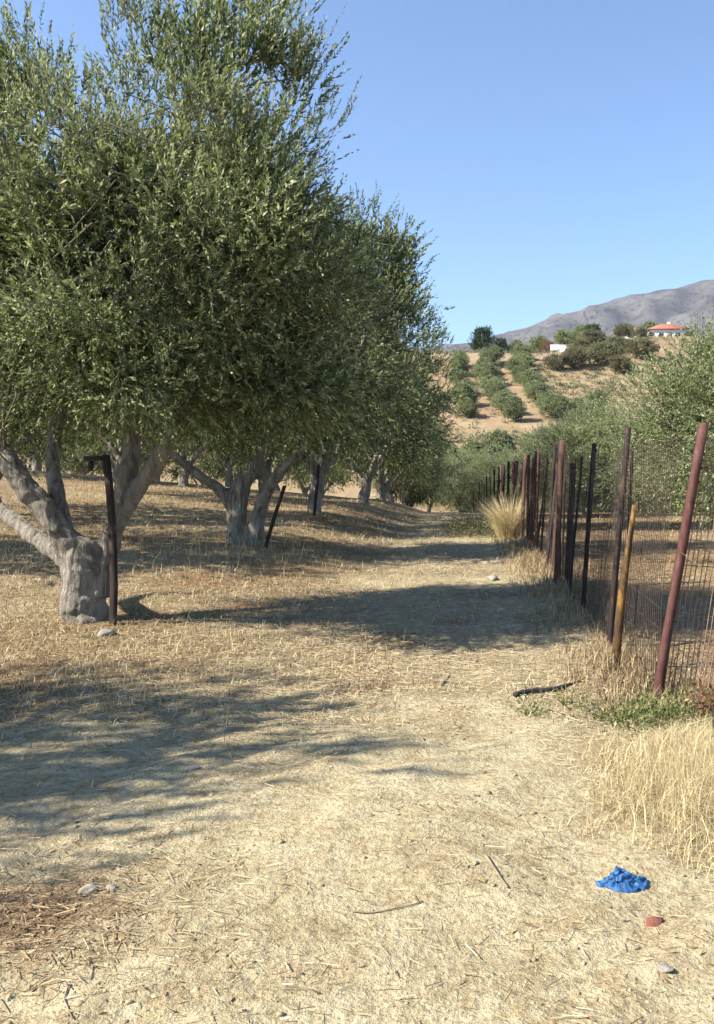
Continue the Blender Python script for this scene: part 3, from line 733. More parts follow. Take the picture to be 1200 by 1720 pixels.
def white_wall(x0, x1, d, h, label, cat='wall'):
    o = empty('garden_wall', ((x0 + x1) / 2, d, hz((x0 + x1) / 2, d))); L = (x1 - x0) / 2
    box_obj('masonry', (-L, -.15, -1.0), (L, .15, h), M['white'], o); box_obj('coping', (-L - .06, -.2, h + .002), (L + .06, .2, h + .12), M['white'], o)
    tag(o, label, cat)
white_wall(36.0, 42.3, 206, 1.6, 'long white garden wall left of the house')
white_wall(16.6, 22.4, 176, 1.35, 'short white wall on the hillside beside the brown bush')
put(PD, 37.7, 200, 2.0, .42, 'low hedge bush in front of the long white wall', 'bush', name='hedge_bush')
put(PD, 42.6, 200, 3.0, .45, 'low hedge bush in front of the house wing', 'bush', name='hedge_bush')
put(PD, 46.2, 222, 5.0, 1.9, 'leafy tree rising behind the roof of the house', 'tree', name='garden_tree')

# ------------------------------------------------------------------ fence of old iron posts
def angle_post(name, x, y, h, dx, dy, w, mat, parent, th=0.008, bow=0.0, rz=0.0, extra=None):
    """L section post, leaning by (dx, dy) at its top, set 0.3 m into the ground"""
    g = Geo(); n = 7; c, s_ = math.cos(rz), math.sin(rz)
    prof = np.array([(0, 0), (w, 0), (w, th), (th, th), (th, w), (0, w)]) - w * 0.3
    zz = np.linspace(-0.3, h, n); rows = []
    for z in zz:
        t = max(z, 0) / h; o = bow * math.sin(math.pi * t)
        px = prof[:, 0] * c - prof[:, 1] * s_ + dx * t + o + rng.normal() * .002; py = prof[:, 0] * s_ + prof[:, 1] * c + dy * t
        rows.append(np.stack([px, py, np.full(6, z)], -1))
    v = np.concatenate(rows); i = np.arange(n - 1)[:, None] * 6; j = np.arange(6)[None, :]; k = (j + 1) % 6
    f4 = np.stack([i + j, i + k, i + 6 + k, i + 6 + j], -1).reshape(-1, 4)
    T = (n - 1) * 6
    g.add(v, None, list(map(tuple, f4)) + [(T, T + 1, T + 2, T + 3), (T, T + 3, T + 4, T + 5)])
    o = g.build(name, mat, parent); o.location = (x, y, 0)
    return o

FENCE = empty('wire_fence', (1.2, 7.5, hz(1.2, 7.5)))
tag(FENCE, 'rusty wire fence of dark iron posts running along the track', 'fence')
fz = FENCE.location.z
posts = [  # x, y, height, lean x, lean y, width, material
    (1.22, 7.5, 1.93, .13, .05, .060, 'rust_dark'), (1.55, 8.6, 1.80, .10, 0, .035, 'rust_dark'), (1.24, 9.44, 1.87, .12, .05, .058, 'rust_dark'),
    (1.14, 11.4, 1.96, .12, 0, .095, 'rust_brown'), (1.30, 11.5, 1.66, .05, .0, .095, 'rust_dark'), (1.31, 14.6, 2.05, .14, 0, .075, 'rust_dark'), (1.42, 15.2, 1.95, .10, 0, .05, 'rust_dark'),
    (1.24, 17.7, 2.02, .20, 0, .12, 'rust_brown'), (1.40, 18.4, 1.95, .15, 0, .08, 'rust_dark'), (1.22, 20.5, 2.0, .14, 0, .11, 'rust_brown'), (1.30, 21.6, 1.9, .10, 0, .07, 'rust_dark'), (1.15, 24.0, 1.95, .12, 0, .11, 'rust_brown'),
    (1.16, 26.5, 1.95, .06, 0, .10, 'rust_dark'), (1.05, 28.5, 1.9, .08, 0, .12, 'rust_dark'), (1.1, 32, 1.8, .02, 0, .09, 'rust_dark'), (1.0, 35, 1.8, .02, 0, .08, 'rust_dark'),
    (1.36, 12.6, 1.9, .08, 0, .035, 'rust_dark'), (1.28, 13.4, 1.85, .12, 0, .05, 'rust_brown'), (1.34, 16.2, 1.9, .10, 0, .05, 'rust_dark'), (1.33, 19.4, 1.92, .1, 0, .06, 'rust_dark'), (1.26, 22.8, 1.9, .1, 0, .07, 'rust_dark'), (1.2, 25.2, 1.9, .1, 0, .07, 'rust_dark'), (1.17, 27.6, 1.9, .1, 0, .07, 'rust_dark'),
    (1.20, 10.4, 1.7, .16, 0, .04, 'rust_dark'), (1.27, 12.1, 1.95, .02, 0, .045, 'rust_dark'), (1.24, 13.9, 1.7, .2, 0, .05, 'rust_dark'), (1.22, 15.9, 1.98, .06, 0, .06, 'rust_brown'), (1.30, 16.9, 1.8, .2, 0, .05, 'rust_dark'),
    (1.27, 19.0, 1.98, .04, 0, .07, 'rust_brown'), (1.24, 21.1, 1.85, .16, 0, .06, 'rust_dark'), (1.18, 23.4, 2.0, .02, 0, .07, 'rust_brown'), (1.22, 25.8, 1.8, .14, 0, .07, 'rust_dark'), (1.10, 30.2, 1.9, .05, 0, .09, 'rust_brown'), (1.05, 33.5, 1.85, .1, 0, .08, 'rust_dark'),
    (.9, 38, 1.8, .03, 0, .08, 'rust_dark'), (.8, 41, 1.8, .0, 0, .08, 'rust_dark'), (.62, 44, 1.85, .05, 0, .08, 'rust_dark'), (.45, 47, 1.85, .0, 0, .08, 'rust_dark'), (.2, 50, 1.9, .0, 0, .08, 'rust_dark')]
for (x, y, h, dx, dy, w, mt) in posts:
    o = angle_post('post', x + rng.normal() * .02, y, h, dx + rng.normal() * .03, dy, w * .78, M[mt], FENCE, rz=rng.uniform(-.25, .25))
    o.location = (x - 1.2, y - 7.5, hz(x, y) - fz)

def wire_net(name, A, B, h, sv, sh, mat, parent, rad=0.002, lean=(0, 0), sag=0.03, z_lo=0.03, drop=0.0):
    """woven net between two ground points: upright wires, cross wires, with slack"""
    A = np.array(A, float); B = np.array(B, float); Lg = np.linalg.norm(B - A); g = Geo()
    u = (B - A) / Lg; nrm = np.array([-u[1], u[0]])
    def P(s, z):
        q = A + u * s + nrm * (sag * math.sin(s * 2.1 + z * 2.5) * min(1, z + .2)) + np.array(lean) * z / h
        return (q[0], q[1], hz(q[0], q[1]) + z)
    nv = int(Lg / sv)
    for k in range(nv + 1):
        s = min(Lg, k * sv + rng.normal() * sv * .06); hh = h * (1 + drop * math.sin(s * 1.7 + 1)) 
        base = [P(s + rng.normal() * .003, z) for z in (z_lo, hh * .35, hh * .7, hh)]
        g.tube(base, rad, 3, 0, False)
    nh_ = int(h / sh)
    for k in range(nh_ + 1):
        z = z_lo + k * (h - z_lo) / nh_
        g.tube([P(s, z * (1 + drop * math.sin(s * 1.7 + 1))) for s in np.linspace(0, Lg, max(4, int(Lg / .25)))], rad * .9, 3, 0, False)
    o = g.build(name, mat, parent); o['kind'] = 'stuff'
    if parent is not None: o.location = -parent.location
    return o
line = [(1.30, 6.0), (1.22, 7.5), (1.24, 9.44), (1.14, 11.4), (1.31, 14.6), (1.24, 17.7), (1.22, 20.5), (1.15, 24.0), (1.05, 28.5), (1.0, 35)]
for k in range(len(line) - 1):
    a, b = line[k], line[k + 1]
    wire_net('wire_mesh', (a[0] + .04, a[1] + .03), (b[0] + .04, b[1] - .03), [1.8, 1.75, 1.7, 1.7, 1.7, 1.7, 1.7, 1.7, 1.7][k], [.055, .06, .07, .10, .15, .2, .25, .4, .5][k], .15, M['wire_dark'], FENCE, .0029, (.10, 0), .03)

CORNER = empty('fence_panel', (1.30, 6.0, hz(1.30, 6.0)))
tag(CORNER, 'wire mesh fence panel with leaning red iron post at the corner', 'fence')
angle_post('post', 0, 0, 1.93, .34, .02, .062, M['rust_red'], CORNER, .012, rz=-.10).location = (0, 0, 0)
o = angle_post('post', 0, 0, 1.85, .05, .02, .06, M['rust_dark'], CORNER); o.location = (2.75, .25, hz(4.05, 6.25) - CORNER.location.z)
wire_net('wire_mesh', (1.33, 6.04), (4.05, 6.29), 1.84, .036, .17, M['wire'], CORNER, .0048, (.28, 0), .02)
def loose_wire(pts, r, name='loose_wire'):
    g = Geo(); g.tube(spline(pts, 16), r, 4, 0, False); return g.build(name, M['wire'], CORNER)
loose_wire([(.18, -.02, 1.02), (.6, -.05, .70), (1.1, -.02, .38), (1.5, 0, .20)], .003)
loose_wire([(.3, -.03, 1.15), (.8, -.04, .92), (1.4, 0, .72)], .003)

# worn yellow board leaning on the fence
def board():
    g = Geo(); n = 10; rows = []
    for k in range(n):
        t = k / (n - 1); z = -.1 + 1.42 * t; cx = .0 + .03 * t + .13 * t ** 1.4; w = .042 - .022 * t
        wob = .004 * math.sin(9 * t)
        rows += [(cx - w + wob, -.011, z), (cx + w, -.011 + wob, z), (cx + w, .011, z), (cx - w + wob, .011, z)]
    v = np.array(rows); i = np.arange(n - 1)[:, None] * 4; j = np.arange(4)[None, :]; k = (j + 1) % 4
    f = np.stack([i + j, i + k, i + 4 + k, i + 4 + j], -1).reshape(-1, 4); T = (n - 1) * 4
    g.add(v, None, list(map(tuple, f)) + [(T, T + 1, T + 2, T + 3), (3, 2, 1, 0)])
    m = mat_noise('worn_yellow_paint', [(0.40, (0.030, 0.020, 0.013)), (0.52, (0.09, 0.048, 0.018)), (0.61, (0.24, 0.13, 0.024)), (0.78, (0.33, 0.21, 0.045))], 13, 8, 0.7, 0.4, 40, (1, 1, .35), bdist=.004)
    o = g.build('wooden_board', m); o.location = (1.14, 6.75, hz(1.14, 6.75)); o.rotation_euler = (0, 0, -.15)
    tag(o, 'narrow worn yellow board standing behind the leaning red post', 'board')
board()

# old posts along the olive row
def lone_post(x, y, h, dx, w, mat, label, bow=0, arm=False):
    r_ = empty('iron_post', (x, y, hz(x, y))); tag(r_, label, 'post')
    angle_post('shaft', 0, 0, h, dx, 0, w, M[mat], r_, .01, bow).location = (0, 0, 0)
    if arm:
        g = Geo(); g.box((dx - .20, -.02, h - .055), (dx - .024, .02, h - .012)); g.build('arm', M[mat], r_)
        g = Geo(); g.box((dx - .155, -.018, h - .16), (dx - .12, .018, h - .057)); g.build('hook', M[mat], r_)
lone_post(-3.50, 8.33, 1.66, -.07, .075, 'rust_dark', 'dark rusty post with a short arm against the nearest olive trunk', .035, True)
lone_post(-3.70, 15.3, 1.12, .36, .07, 'rust_dark', 'leaning dark post beside the twin stemmed olive')
lone_post(-4.15, 22.6, 1.35, .12, .08, 'rust_dark', 'dark post beside the third olive of the row')

# ------------------------------------------------------------------ grass, straw, litter
def blades(name, x, y, h, w, bend, tint, mat, label=None, lean=None, kind='stuff', cat=None, z0=0.0, r=None):
    r = r or rng
    n = len(x); az = r.uniform(0, 6.283, n); fa = az + 1.57 + r.normal(size=n) * .5
    if lean is None: lx, ly = np.cos(az), np.sin(az)
    else: lx, ly = lean
    b = bend * h
    base = np.stack([x, y, height(x, y) + z0 - .005], -1)
    wx, wy = np.cos(fa) * w * .5, np.sin(fa) * w * .5
    V = np.empty((n, 5, 3)); ts = (0, .5)
    for k, t in enumerate(ts):
        cx = base[:, 0] + lx * b * t * t; cy = base[:, 1] + ly * b * t * t; cz = base[:, 2] + h * (t - .12 * bend * t * t)
        s_ = 1 - .3 * t
        V[:, 2 * k] = np.stack([cx - wx * s_, cy - wy * s_, cz], -1); V[:, 2 * k + 1] = np.stack([cx + wx * s_, cy + wy * s_, cz], -1)
    V[:, 4] = np.stack([base[:, 0] + lx * b, base[:, 1] + ly * b, base[:, 2] + h * (1 - .12 * bend - .25 * np.clip(bend - .5, 0, 1))], -1)
    k = np.arange(n)[:, None] * 5
    f4 = k + np.array([[0, 1, 3, 2]]); f3 = k + np.array([[2, 3, 4]])
    o = make_mesh(name, V.reshape(-1, 3), [f4, f3], M[mat], None, False, {'tint': ('FACE', np.concatenate([tint, tint]))})
    if label: tag(o, label, cat, None, kind)
    return o

R2 = np.random.default_rng(77)
def logu(n, a, b): return np.exp(R2.uniform(math.log(a), math.log(b), n))
# lying straw
n = 150000
y = logu(n, 2.2, 24); x = R2.uniform(-.60, .34, n) * y
keep = R2.random(n) < np.clip(litter_mask(x, y) * (.06 + .78 * sstep(3.6, 6, y)) + .35 * np.exp(-(((x + 1.55) / .36) ** 2 + ((y - 2.98) / .36) ** 2)) + .018 * (1 + fbm2(x * 2, y * 2, 3, 2)), 0, 1); x, y = x[keep], y[keep]; n = len(x)
ln = R2.uniform(.012, .07, n) * (1 + y * .06); wd = R2.uniform(.0007, .0018, n) * (1 + y * .28); a = R2.normal(0.2, .9, n)
tl = R2.normal(size=n) * .10
dx, dy = np.cos(a) * ln * .5, np.sin(a) * ln * .5; ox, oy = -np.sin(a) * wd * .5, np.cos(a) * wd * .5
z0 = height(x - dx, y - dy) + .004 + np.abs(tl) * ln; z1 = height(x + dx, y + dy) + .004 + R2.uniform(0, .012, n)
V = np.empty((n, 4, 3))
V[:, 0] = np.stack([x - dx - ox, y - dy - oy, z0], -1); V[:, 1] = np.stack([x + dx - ox, y + dy - oy, z1], -1)
V[:, 2] = np.stack([x + dx + ox, y + dy + oy, z1 + .0015], -1); V[:, 3] = np.stack([x - dx + ox, y - dy + oy, z0 + .0015], -1)
bm_ = np.exp(-(((x + 1.55) / .36) ** 2 + ((y - 2.98) / .36) ** 2)) + .6 * sstep(-.9, -2.6, x) * sstep(4.6, 6.2, y) * (.6 + .8 * fbm2(x * .6, y * .9, 91, 3)) + .5 * sstep(1.2, 1.8, x)
tint = np.clip(R2.normal(.52, .26, n) - .38 * bm_ - .10 * (1 - sstep(3.5, 5, y)), 0, 1)
so_ = make_mesh('straw_litter', V.reshape(-1, 3), np.arange(n * 4).reshape(n, 4), M['straw'], None, False, {'tint': ('FACE', tint)})
tag(so_, 'loose dry straw scattered over the ground', 'straw', None, 'stuff')
# fallen olive leaves, drifted into patches
n = 60000
y = logu(n, 2.25, 16); x = R2.uniform(-.60, .34, n) * y
pt = sstep(.05, .42, fbm2(x * 1.1 + 4, y * 1.1, 131, 4)) * .55 + .9 * np.exp(-(((x + 1.55) / .36) ** 2 + ((y - 2.98) / .34) ** 2)) + .40 * sstep(-.8, -2.4, x) * sstep(4.4, 6.5, y) * sstep(-.2, .3, fbm2(x * .9, y * 1.4, 137, 3)) + .02
pt = pt * (.05 + .75 * sstep(3.3, 5.0, y) + .45 * np.exp(-(((x + 1.6) / .3) ** 2 + ((y - 2.98) / .3) ** 2)))
keep = R2.random(n) < np.clip(pt, 0, 1); x, y = x[keep], y[keep]; n = len(x)
ll = R2.uniform(.016, .034, n) * (1 + .06 * y); az = R2.uniform(0, 6.283, n)
D = np.stack([np.cos(az), np.sin(az), R2.normal(size=n) * .22], -1); D /= np.linalg.norm(D, axis=1)[:, None]
S = np.cross(D, np.array([0, 0, 1.]) + R2.normal(size=(n, 3)) * .35); S /= np.linalg.norm(S, axis=1)[:, None]
v_, f_ = leaf_quads(np.stack([x, y, height(x, y) + .007], -1), D, S, ll, ll * .26)
M['fallen'] = mat_tint('fallen_leaf', [(0, (0.08, 0.05, 0.03)), (0.5, (0.20, 0.125, 0.068)), (1, (0.38, 0.28, 0.16))], .75, .25)
tag(make_mesh('leaf_litter', v_, f_, M['fallen'], None, False, {'tint': ('FACE', np.clip(R2.normal(.5, .27, n), 0, 1))}), 'brown fallen olive leaves drifted in patches on the dirt', 'leaves', None, 'stuff')
# short stubble
n = 120000
y = logu(n, 3.6, 34); x = R2.uniform(-.60, .34, n) * y
keep = (R2.random(n) < np.clip(litter_mask(x, y) * sstep(3.5, 6, y + .4 * fbm2(x, y, 5, 2)) * (.35 + .65 * sstep(-.6, -2.6, x) + .5 * fbm2(x * .7, y * .7, 15, 3)), 0, 1)); x, y = x[keep], y[keep]; n = len(x)
h = R2.uniform(.015, .075, n) * (1 + .5 * sstep(8, 20, y)); h *= 1 + 1.6 * (R2.random(n) < .02)
tint = np.clip(R2.normal(.55, .25, n) - .25 * sstep(.2, .6, fbm2(x * .6, y * .9, 91, 3)), 0, 1)
blades('stubble', x, y, h, .0028 + .0004 * y, R2.uniform(.2, 1.3, n), tint, 'straw', 'short dry grass stubble around the olive trunks', cat='grass')
# dry grass patch at the right
n = 21000
x = R2.normal(1.28, .42, n); y = R2.normal(4.15, .62, n)
clump = fbm2(x * 3, y * 3, 55, 3)
edge = ((x - 1.5) / .95) ** 2 + ((y - 4.25) / 1.0) ** 2
keep = (edge < .8 + .9 * clump + .4 * R2.random(n)) & (y > 3.1) & (x < 2.6); x, y = x[keep], y[keep]; n = len(x)
e = np.clip(1.15 - ((x - 1.5) / .95) ** 2 - ((y - 4.25) / 1.0) ** 2, .15, 1)
blades('dry_grass', x, y, R2.uniform(.04, .27, n) * (.3 + .7 * e) * (1 + .5 * (R2.random(n) < .06)), np.exp(R2.normal(-6.05, .4, n)), R2.uniform(.1, 1.9, n), np.clip(R2.normal(.74, .30, n) + .3 * fbm2(x * 2.2, y * 2.2, 88, 2), 0, 1), 'drygrass', 'patch of tall golden dry grass behind the blue bag', cat='grass')
# dry weeds along the foot of the fence
n = 9000
y = logu(n, 5.6, 30); x = 1.22 + R2.normal(size=n) * (.16 + .012 * y)
keep = x > .55; x, y = x[keep], y[keep]; n = len(x)
blades('fence_weeds', x, y, R2.uniform(.06, .34, n) * (.6 + .5 * fbm2(x * 2, y * 1.2, 12, 2)), .004 + .0004 * y, R2.uniform(.1, .9, n), np.clip(R2.normal(.28, .22, n), 0, 1), 'straw', 'thin brown dry weeds along the foot of the fence', cat='grass')
# taller pale stalks standing along the shade edge under the trees
n = 700
y = R2.uniform(11.5, 16.5, n); x = -2.8 - R2.uniform(0, 7, n); 
blades('grass_stalks', x, y, R2.uniform(.06, .28, n), np.full(n, .008), R2.uniform(.05, .5, n), np.clip(R2.normal(.65, .2, n), 0, 1), 'drygrass', 'pale dry stalks standing between the first two olives', cat='grass')

# reed-like clump by the fence
def reed():
    n = 1500; r = np.random.default_rng(4)
    a = r.uniform(0, 6.283, n); rad = r.uniform(0, 1, n) ** .6 * .28
    x = .98 + np.cos(a) * rad; y = 20.9 + np.sin(a) * rad
    hh = r.uniform(.5, 1.4, n) * (1.05 - rad)
    o = blades('dry_reed_clump', x, y, hh, np.full(n, .011), r.uniform(.15, .9, n), np.clip(r.normal(.8, .2, n), 0, 1), 'drygrass', 'bushy golden clump of dry grass against the far fence posts', (np.cos(a), np.sin(a)), 'thing', 'grass clump', r=r)
reed()

# leafy weeds: low rosettes of small leaves
def weeds(name, spots, label, cat, kind, mat='weed', hgt=.12, nl=46, leaf=.036, seed=2):
    r = np.random.default_rng(seed); B = []; D = []; LN = []; T = []
    for (px, py, s) in spots:
        c = np.array([px, py, hz(px, py)])
        u = r.random(nl); d = ray_dirs(nl, r); d[:, 2] = np.abs(d[:, 2]) * .9 + .15; d /= np.linalg.norm(d, axis=1)[:, None]
        B.append(c + d * (u * s * hgt * 1.3)[:, None]); D.append(d + r.normal(size=(nl, 3)) * .3); LN.append(r.uniform(.5, 1.1, nl) * leaf * s); T.append(np.clip(r.normal(.5, .25, nl), 0, 1))
    B = np.concatenate(B); D = np.concatenate(D); D /= np.linalg.norm(D, axis=1)[:, None]; LN = np.concatenate(LN)
    S = np.cross(D, ray_dirs(len(B), r)); S /= np.linalg.norm(S, axis=1)[:, None]
    v, f = leaf_quads(B, D, S, LN, LN * .42)
    return tag(make_mesh(name, v, f, M[mat], None, False, {'tint': ('FACE', np.concatenate(T))}), label, cat, None, kind)
r3 = random.Random(9)
weeds('green_weeds', [(r3.gauss(1.15, .33), r3.gauss(5.55, .22), r3.uniform(.6, 1.3)) for _ in range(62)], 'low green weeds at the foot of the leaning red post', 'weeds', 'stuff')
weeds('weed', [(-.97, 3.46, .55)], 'tiny green seedling alone on the bare dirt', 'weed', 'thing', nl=26)
weeds('low_brush', [(r3.gauss(.25, .45), r3.gauss(23.5, 1.2), r3.uniform(1.2, 2.6)) for _ in range(110)], 'low dark brush beside the golden grass clump at the track end', 'bush', 'stuff', 'scrub', .20, 150, .026, 5)
weeds('rusty_weeds', [(r3.gauss(1.75, .12), r3.gauss(5.7, .08), r3.uniform(.7, 1.3)) for _ in range(20)], 'rust brown dead weeds against the wire mesh panel', 'weeds', 'stuff', 'deadleaf', .16, 40, .05, 6)

tuft = []
for _ in range(9000):
    tx, ty = r3.uniform(-14, 42), r3.uniform(103, 182)
    dm = math.exp(-((ty - 108) / 4.0) ** 2) + math.exp(-(((tx - 20) / 7.5) ** 2 + ((ty - 138) / 12) ** 2)) + (.5 if ty > 172 else .06)
    if r3.random() < dm: tuft.append((tx, ty, r3.uniform(1.5, 5)))
    if len(tuft) >= 800: break
weeds('hill_scrub', tuft, 'dry scrub tufts on the banks of the hillside', 'scrub', 'stuff', 'scrub', .16, 40, .10, 8)

# clods and pebbles
t_ = (1 + 5 ** .5) / 2
ICO = np.array([(-1, t_, 0), (1, t_, 0), (-1, -t_, 0), (1, -t_, 0), (0, -1, t_), (0, 1, t_), (0, -1, -t_), (0, 1, -t_), (t_, 0, -1), (t_, 0, 1), (-t_, 0, -1), (-t_, 0, 1)]) / math.hypot(1, t_)
ICF = np.array([(0, 11, 5), (0, 5, 1), (0, 1, 7), (0, 7, 10), (0, 10, 11), (1, 5, 9), (5, 11, 4), (11, 10, 2), (10, 7, 6), (7, 1, 8), (3, 9, 4), (3, 4, 2), (3, 2, 6), (3, 6, 8), (3, 8, 9), (4, 9, 5), (2, 4, 11), (6, 2, 10), (8, 6, 7), (9, 8, 1)])
n = 32000
y = logu(n, 2.2, 8); x = R2.uniform(-.60, .36, n) * y
sz = .0019 * np.exp(R2.normal(0, .5, n)) * (1 + .12 * y)
OCT = np.array([(1, 0, 0), (0, 1, 0), (-1, 0, 0), (0, -1, 0), (0, 0, 1)], float); OCF = np.array([(0, 1, 4), (1, 2, 4), (2, 3, 4), (3, 0, 4)])
an = R2.uniform(0, 6.28, n); ca, sa = np.cos(an)[:, None], np.sin(an)[:, None]
V = OCT[None] * (1 + .35 * R2.normal(size=(n, 5, 1))) * sz[:, None, None]
V = np.stack([V[:, :, 0] * ca - V[:, :, 1] * sa + x[:, None], V[:, :, 0] * sa + V[:, :, 1] * ca + y[:, None], V[:, :, 2] * .8 + (height(x, y) - sz * .1)[:, None]], -1)
F = (np.arange(n)[:, None, None] * 5 + OCF[None]).reshape(-1, 3)
tag(make_mesh('soil_crumbs', V.reshape(-1, 3), F, M['clod'], None, False, {'tint': ('FACE', np.repeat(np.clip(R2.normal(.55, .2, n), 0, 1), 4))}), 'fine soil crumbs over the bare dirt', 'soil', None, 'stuff')
n = 300
y = logu(n, 2.2, 13); x = R2.uniform(-.60, .34, n) * y
sz = np.clip(.0042 * np.exp(R2.normal(0, .45, n)), 0, .009) * (1 + .10 * y)
V = ICO[None] * (1 + .28 * R2.normal(size=(n, 12, 1))) * (sz[:, None] * R2.uniform(.7, 1.4, (n, 3)) * np.array([1.2, 1.0, .7]))[:, None, :]
V[:, :, 0] += x[:, None]; V[:, :, 1] += y[:, None]; V[:, :, 2] += (height(x, y) + sz * .25)[:, None]
F = (np.arange(n)[:, None, None] * 12 + ICF[None]).reshape(-1, 3)
tag(make_mesh('pebbles', V.reshape(-1, 3), F, M['clod'], None, False, {'tint': ('FACE', np.repeat(np.clip(R2.normal(.35, .22, n), 0, 1), 20))}), 'small clods and pebbles strewn over the dirt', 'pebbles', None, 'stuff')

M['stone'] = mat_noise('stone', [(0.3, (0.30, 0.25, 0.17)), (0.7, (0.50, 0.44, 0.32))], 20, 5, .95, .6, 60)
M['stone_grey'] = mat_noise('stone_grey', [(0.3, (0.17, 0.15, 0.125)), (0.7, (0.33, 0.30, 0.25))], 20, 5, .95, .6, 60)
def stone(x, y, s, label, mat='stone', flat=.6, seed=0):
    import bmesh
    bm = bmesh.new(); bmesh.ops.create_icosphere(bm, subdivisions=3, radius=1)
    co = np.array([v.co for v in bm.verts]); d = 1 + .32 * noise3(co * 1.3 + seed * 7.1, seed) + .12 * noise3(co * 3.1 + seed, seed + 2)
    co = co * d[:, None] * np.array([1.15, .85, flat]) * s
    for v, c in zip(bm.verts, co): v.co = c
    me = bpy.data.meshes.new('stone'); bm.to_mesh(me); bm.free(); me.materials.append(M[mat])
    me.polygons.foreach_set('use_smooth', np.ones(len(me.polygons), bool))
    o = bpy.data.objects.new('stone', me); COL.objects.link(o); o.location = (x, y, hz(x, y) + s * flat * .35); o.rotation_euler = (0, 0, seed)
    tag(o, label, 'stone', 'loose stones on the dirt')
stone(-1.42, 3.16, .030, 'larger of two pale stones near the brown litter patch', seed=1)
stone(-1.35, 3.20, .021, 'smaller of two pale stones near the brown litter patch', seed=2)
stone(-3.35, 7.85, .075, 'grey stone at the foot of the rusty post by the nearest olive', 'stone_grey', .6, 4)
stone(.33, 12.5, .09, 'grey stone on the track near the brown fence post', 'stone_grey', .6, 5)
stone(.61, 2.66, .022, 'small grey stone below the red shard', 'stone_grey', .5, 6)
stone(-1.47, 4.52, .035, 'flat stone lying by the shade edge on the left', 'stone_grey', .25, 7)

# ------------------------------------------------------------------ sticks, bag, shard
M['charred'] = mat_noise('charred_wood', [(0.3, (0.012, 0.012, 0.012)), (0.75, (0.05, 0.047, 0.045))], 18, 6, .7, .5, 50)
M['stick'] = mat_noise('dry_stick', [(0.3, (0.13, 0.10, 0.07)), (0.7, (0.30, 0.24, 0.17))], 18, 5, .9, .3)
def stick(pts, r0, r1, label, mat='stick', cat='stick', name='stick', sides=7):
    c = np.array(pts, float); c = spline(np.column_stack([c, np.zeros(len(c))]), 14)
    c[:, 2] = height(c[:, 0], c[:, 1]) + np.linspace(r0, r1, 14) * .8 + .003; o0 = c[0].copy(); o0[2] -= r0
    g = Geo(); g.tube(c - o0, np.linspace(r0, r1, 14), sides, .12)
    o = g.build(name, M[mat], None, True); o.location = o0; tag(o, label, cat)
stick([(.31, 5.98), (.45, 6.08), (.62, 6.14), (.82, 6.33)], .020, .014, 'black charred branch lying on the dirt near the fence', 'charred', 'branch', 'charred_branch')
stick([(-.42, 3.02), (-.30, 3.03), (-.17, 3.10)], .0035, .002, 'thin bent twig on the bare foreground dirt', cat='twig', name='twig')
stick([(.06, 3.42), (.10, 3.30), (.14, 3.17)], .006, .004, 'short grey stick left of the blue bag', cat='stick')
stick([(-1.22, 2.60), (-1.19, 2.50), (-1.12, 2.40)], .003, .002, 'curved thin twig at the bottom left of the dirt', cat='twig', name='twig')
stick([(-.22, 6.30), (-.19, 6.42), (-.16, 6.6)], .006, .004, 'pale stick on the track edge left of the charred branch', cat='stick')

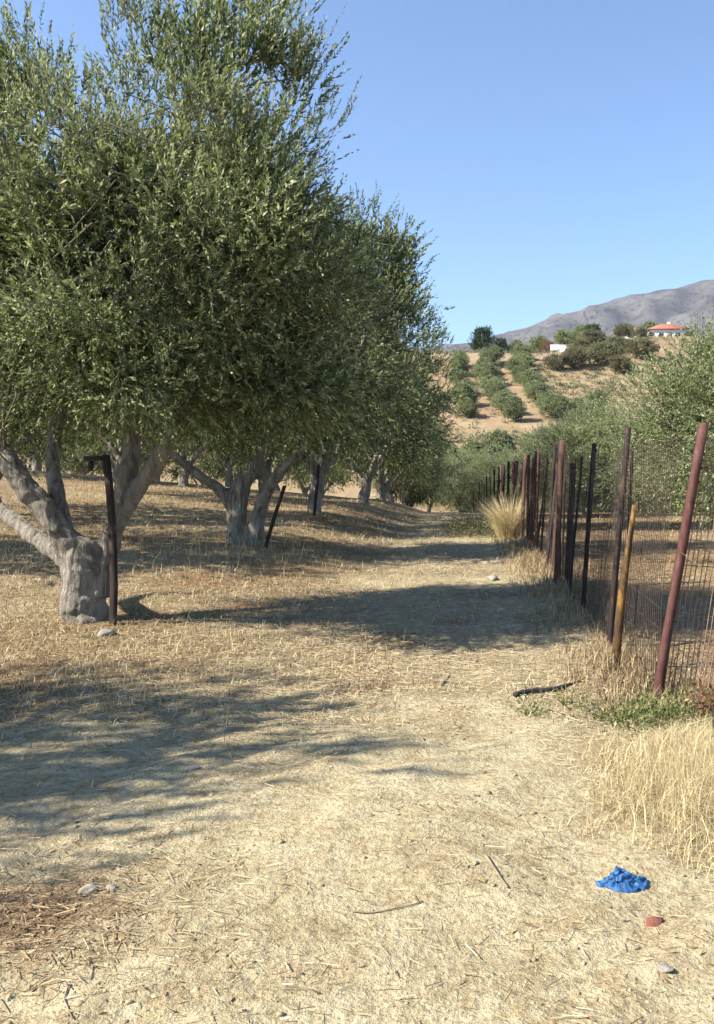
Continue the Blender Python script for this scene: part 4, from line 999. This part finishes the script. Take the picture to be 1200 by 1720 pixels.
def bag():
    r = np.random.default_rng(6); nr, nt = 34, 96
    th = np.linspace(0, 2 * np.pi, nt, endpoint=False)
    R = .088 * (1 + .22 * noise2(np.cos(th) * 1.7 + 5, np.sin(th) * 1.7, 2) + .10 * noise2(np.cos(th) * 5 + 5, np.sin(th) * 5, 4))
    t = np.linspace(0, 1, nr)[1:]
    xx = (t[:, None] * (R * np.cos(th))[None, :]); yy = (t[:, None] * (R * np.sin(th))[None, :]) * .8
    def relief(x, y, q):
        a = np.abs(noise2(x * 24 + 3, y * 24, 3)); b = np.abs(noise2(x * 52, y * 52 + 7, 9)); c = np.abs(noise2(x * 105, y * 105, 12))
        return .062 * (1 - q ** 1.7) * (.75 + .5 * noise2(x * 14 + 1, y * 14, 15)) + (.042 * (.22 - a) + .026 * (.22 - b) + .012 * (.22 - c)) * (1 - .75 * q ** 3)
    zz = np.maximum(relief(xx + .25 * .0, yy, t[:, None] * np.ones(nt)[None, :]), .003)
    xx = xx + .012 * noise2(xx * 40, yy * 40 + zz * 60, 22); yy = yy + .012 * noise2(xx * 40 + 9, yy * 40 + zz * 60, 23)
    top = np.stack([xx, yy, zz], -1).reshape(-1, 3)
    v = np.vstack([top, [[0, 0, float(relief(np.array([0.]), np.array([0.]), np.array([0.]))[0])]], np.column_stack([xx[-1], yy[-1], np.full(nt, -.012)])])
    i = np.arange(nr - 2)[:, None] * nt; j = np.arange(nt)[None, :]; k = (j + 1) % nt
    f4 = np.stack([i + j, i + nt + j, i + nt + k, i + k], -1).reshape(-1, 4)
    a = (nr - 2) * nt; c = (nr - 1) * nt
    f4 = np.vstack([f4, [(a + q, c + 1 + q, c + 1 + (q + 1) % nt, a + (q + 1) % nt) for q in range(nt)]])
    f3 = [(c, q, (q + 1) % nt) for q in range(nt)]
    g = Geo(); g.add(v, f3, f4)
    m = mat_noise('blue_plastic', [(0.34, (0.006, 0.030, 0.11)), (0.48, (0.014, 0.075, 0.21)), (0.60, (0.04, 0.14, 0.28)), (0.72, (0.14, 0.24, 0.30))], 34, 6, .5, .6, 70, spec=.35, bdist=.01)
    o = g.build('plastic_bag', m, None, False); o.location = (.585, 3.24, hz(.585, 3.24) + .004)
    tag(o, 'crumpled blue plastic bag on the dirt by the dry grass', 'bag')
bag()
def shard():
    g = Geo(); r = np.random.default_rng(3)
    P = .85 * np.array([(-.042, -.008), (-.014, -.024), (.026, -.016), (.044, .004), (.016, .021), (-.030, .016)]); nq = len(P)
    top = np.column_stack([P * .9, (.014 + r.normal(size=nq) * .004)]); bot = np.column_stack([P, np.full(nq, -.01)])
    v = np.vstack([bot, top, [[0, 0, .017]]]); f4 = [(i, (i + 1) % nq, nq + (i + 1) % nq, nq + i) for i in range(nq)]; f3 = [(nq + i, nq + (i + 1) % nq, 2 * nq) for i in range(nq)]
    g.add(v, f3, f4); m = mat_noise('terracotta', [(0.3, (0.16, 0.05, 0.032)), (0.7, (0.27, 0.11, 0.075))], 30, 5, .9, .5, 80)
    o = g.build('brick_shard', m); o.location = (.645, 2.98, hz(.645, 2.98) + .004); o.rotation_euler = (0, 0, .15); tag(o, 'broken red brick shard below the blue bag', 'brick')
shard()
lone_post(1.385, 4.82, .27, .0, .03, 'rust_dark', 'short dark stake in the dry grass at the frame edge')
# ------------------------------------------------------------------ haze
def haze():
    g = Geo(); g.box((-4700, -120, -60), (4700, 6300, 900))
    m = bpy.data.materials.new('haze_air'); m.use_nodes = True; N = m.node_tree.nodes; L = m.node_tree.links
    N.remove(N['Principled BSDF']); v = N.new('ShaderNodeVolumePrincipled')
    v.inputs['Color'].default_value = (0.66, 0.78, 1.0, 1); v.inputs['Density'].default_value = 0.00008; v.inputs['Anisotropy'].default_value = 0.2
    L.new(v.outputs['Volume'], N['Material Output'].inputs['Volume'])
    o = g.build('haze', m); tag(o, 'pale blue air haze over the whole valley', 'haze', None, 'stuff')
haze()
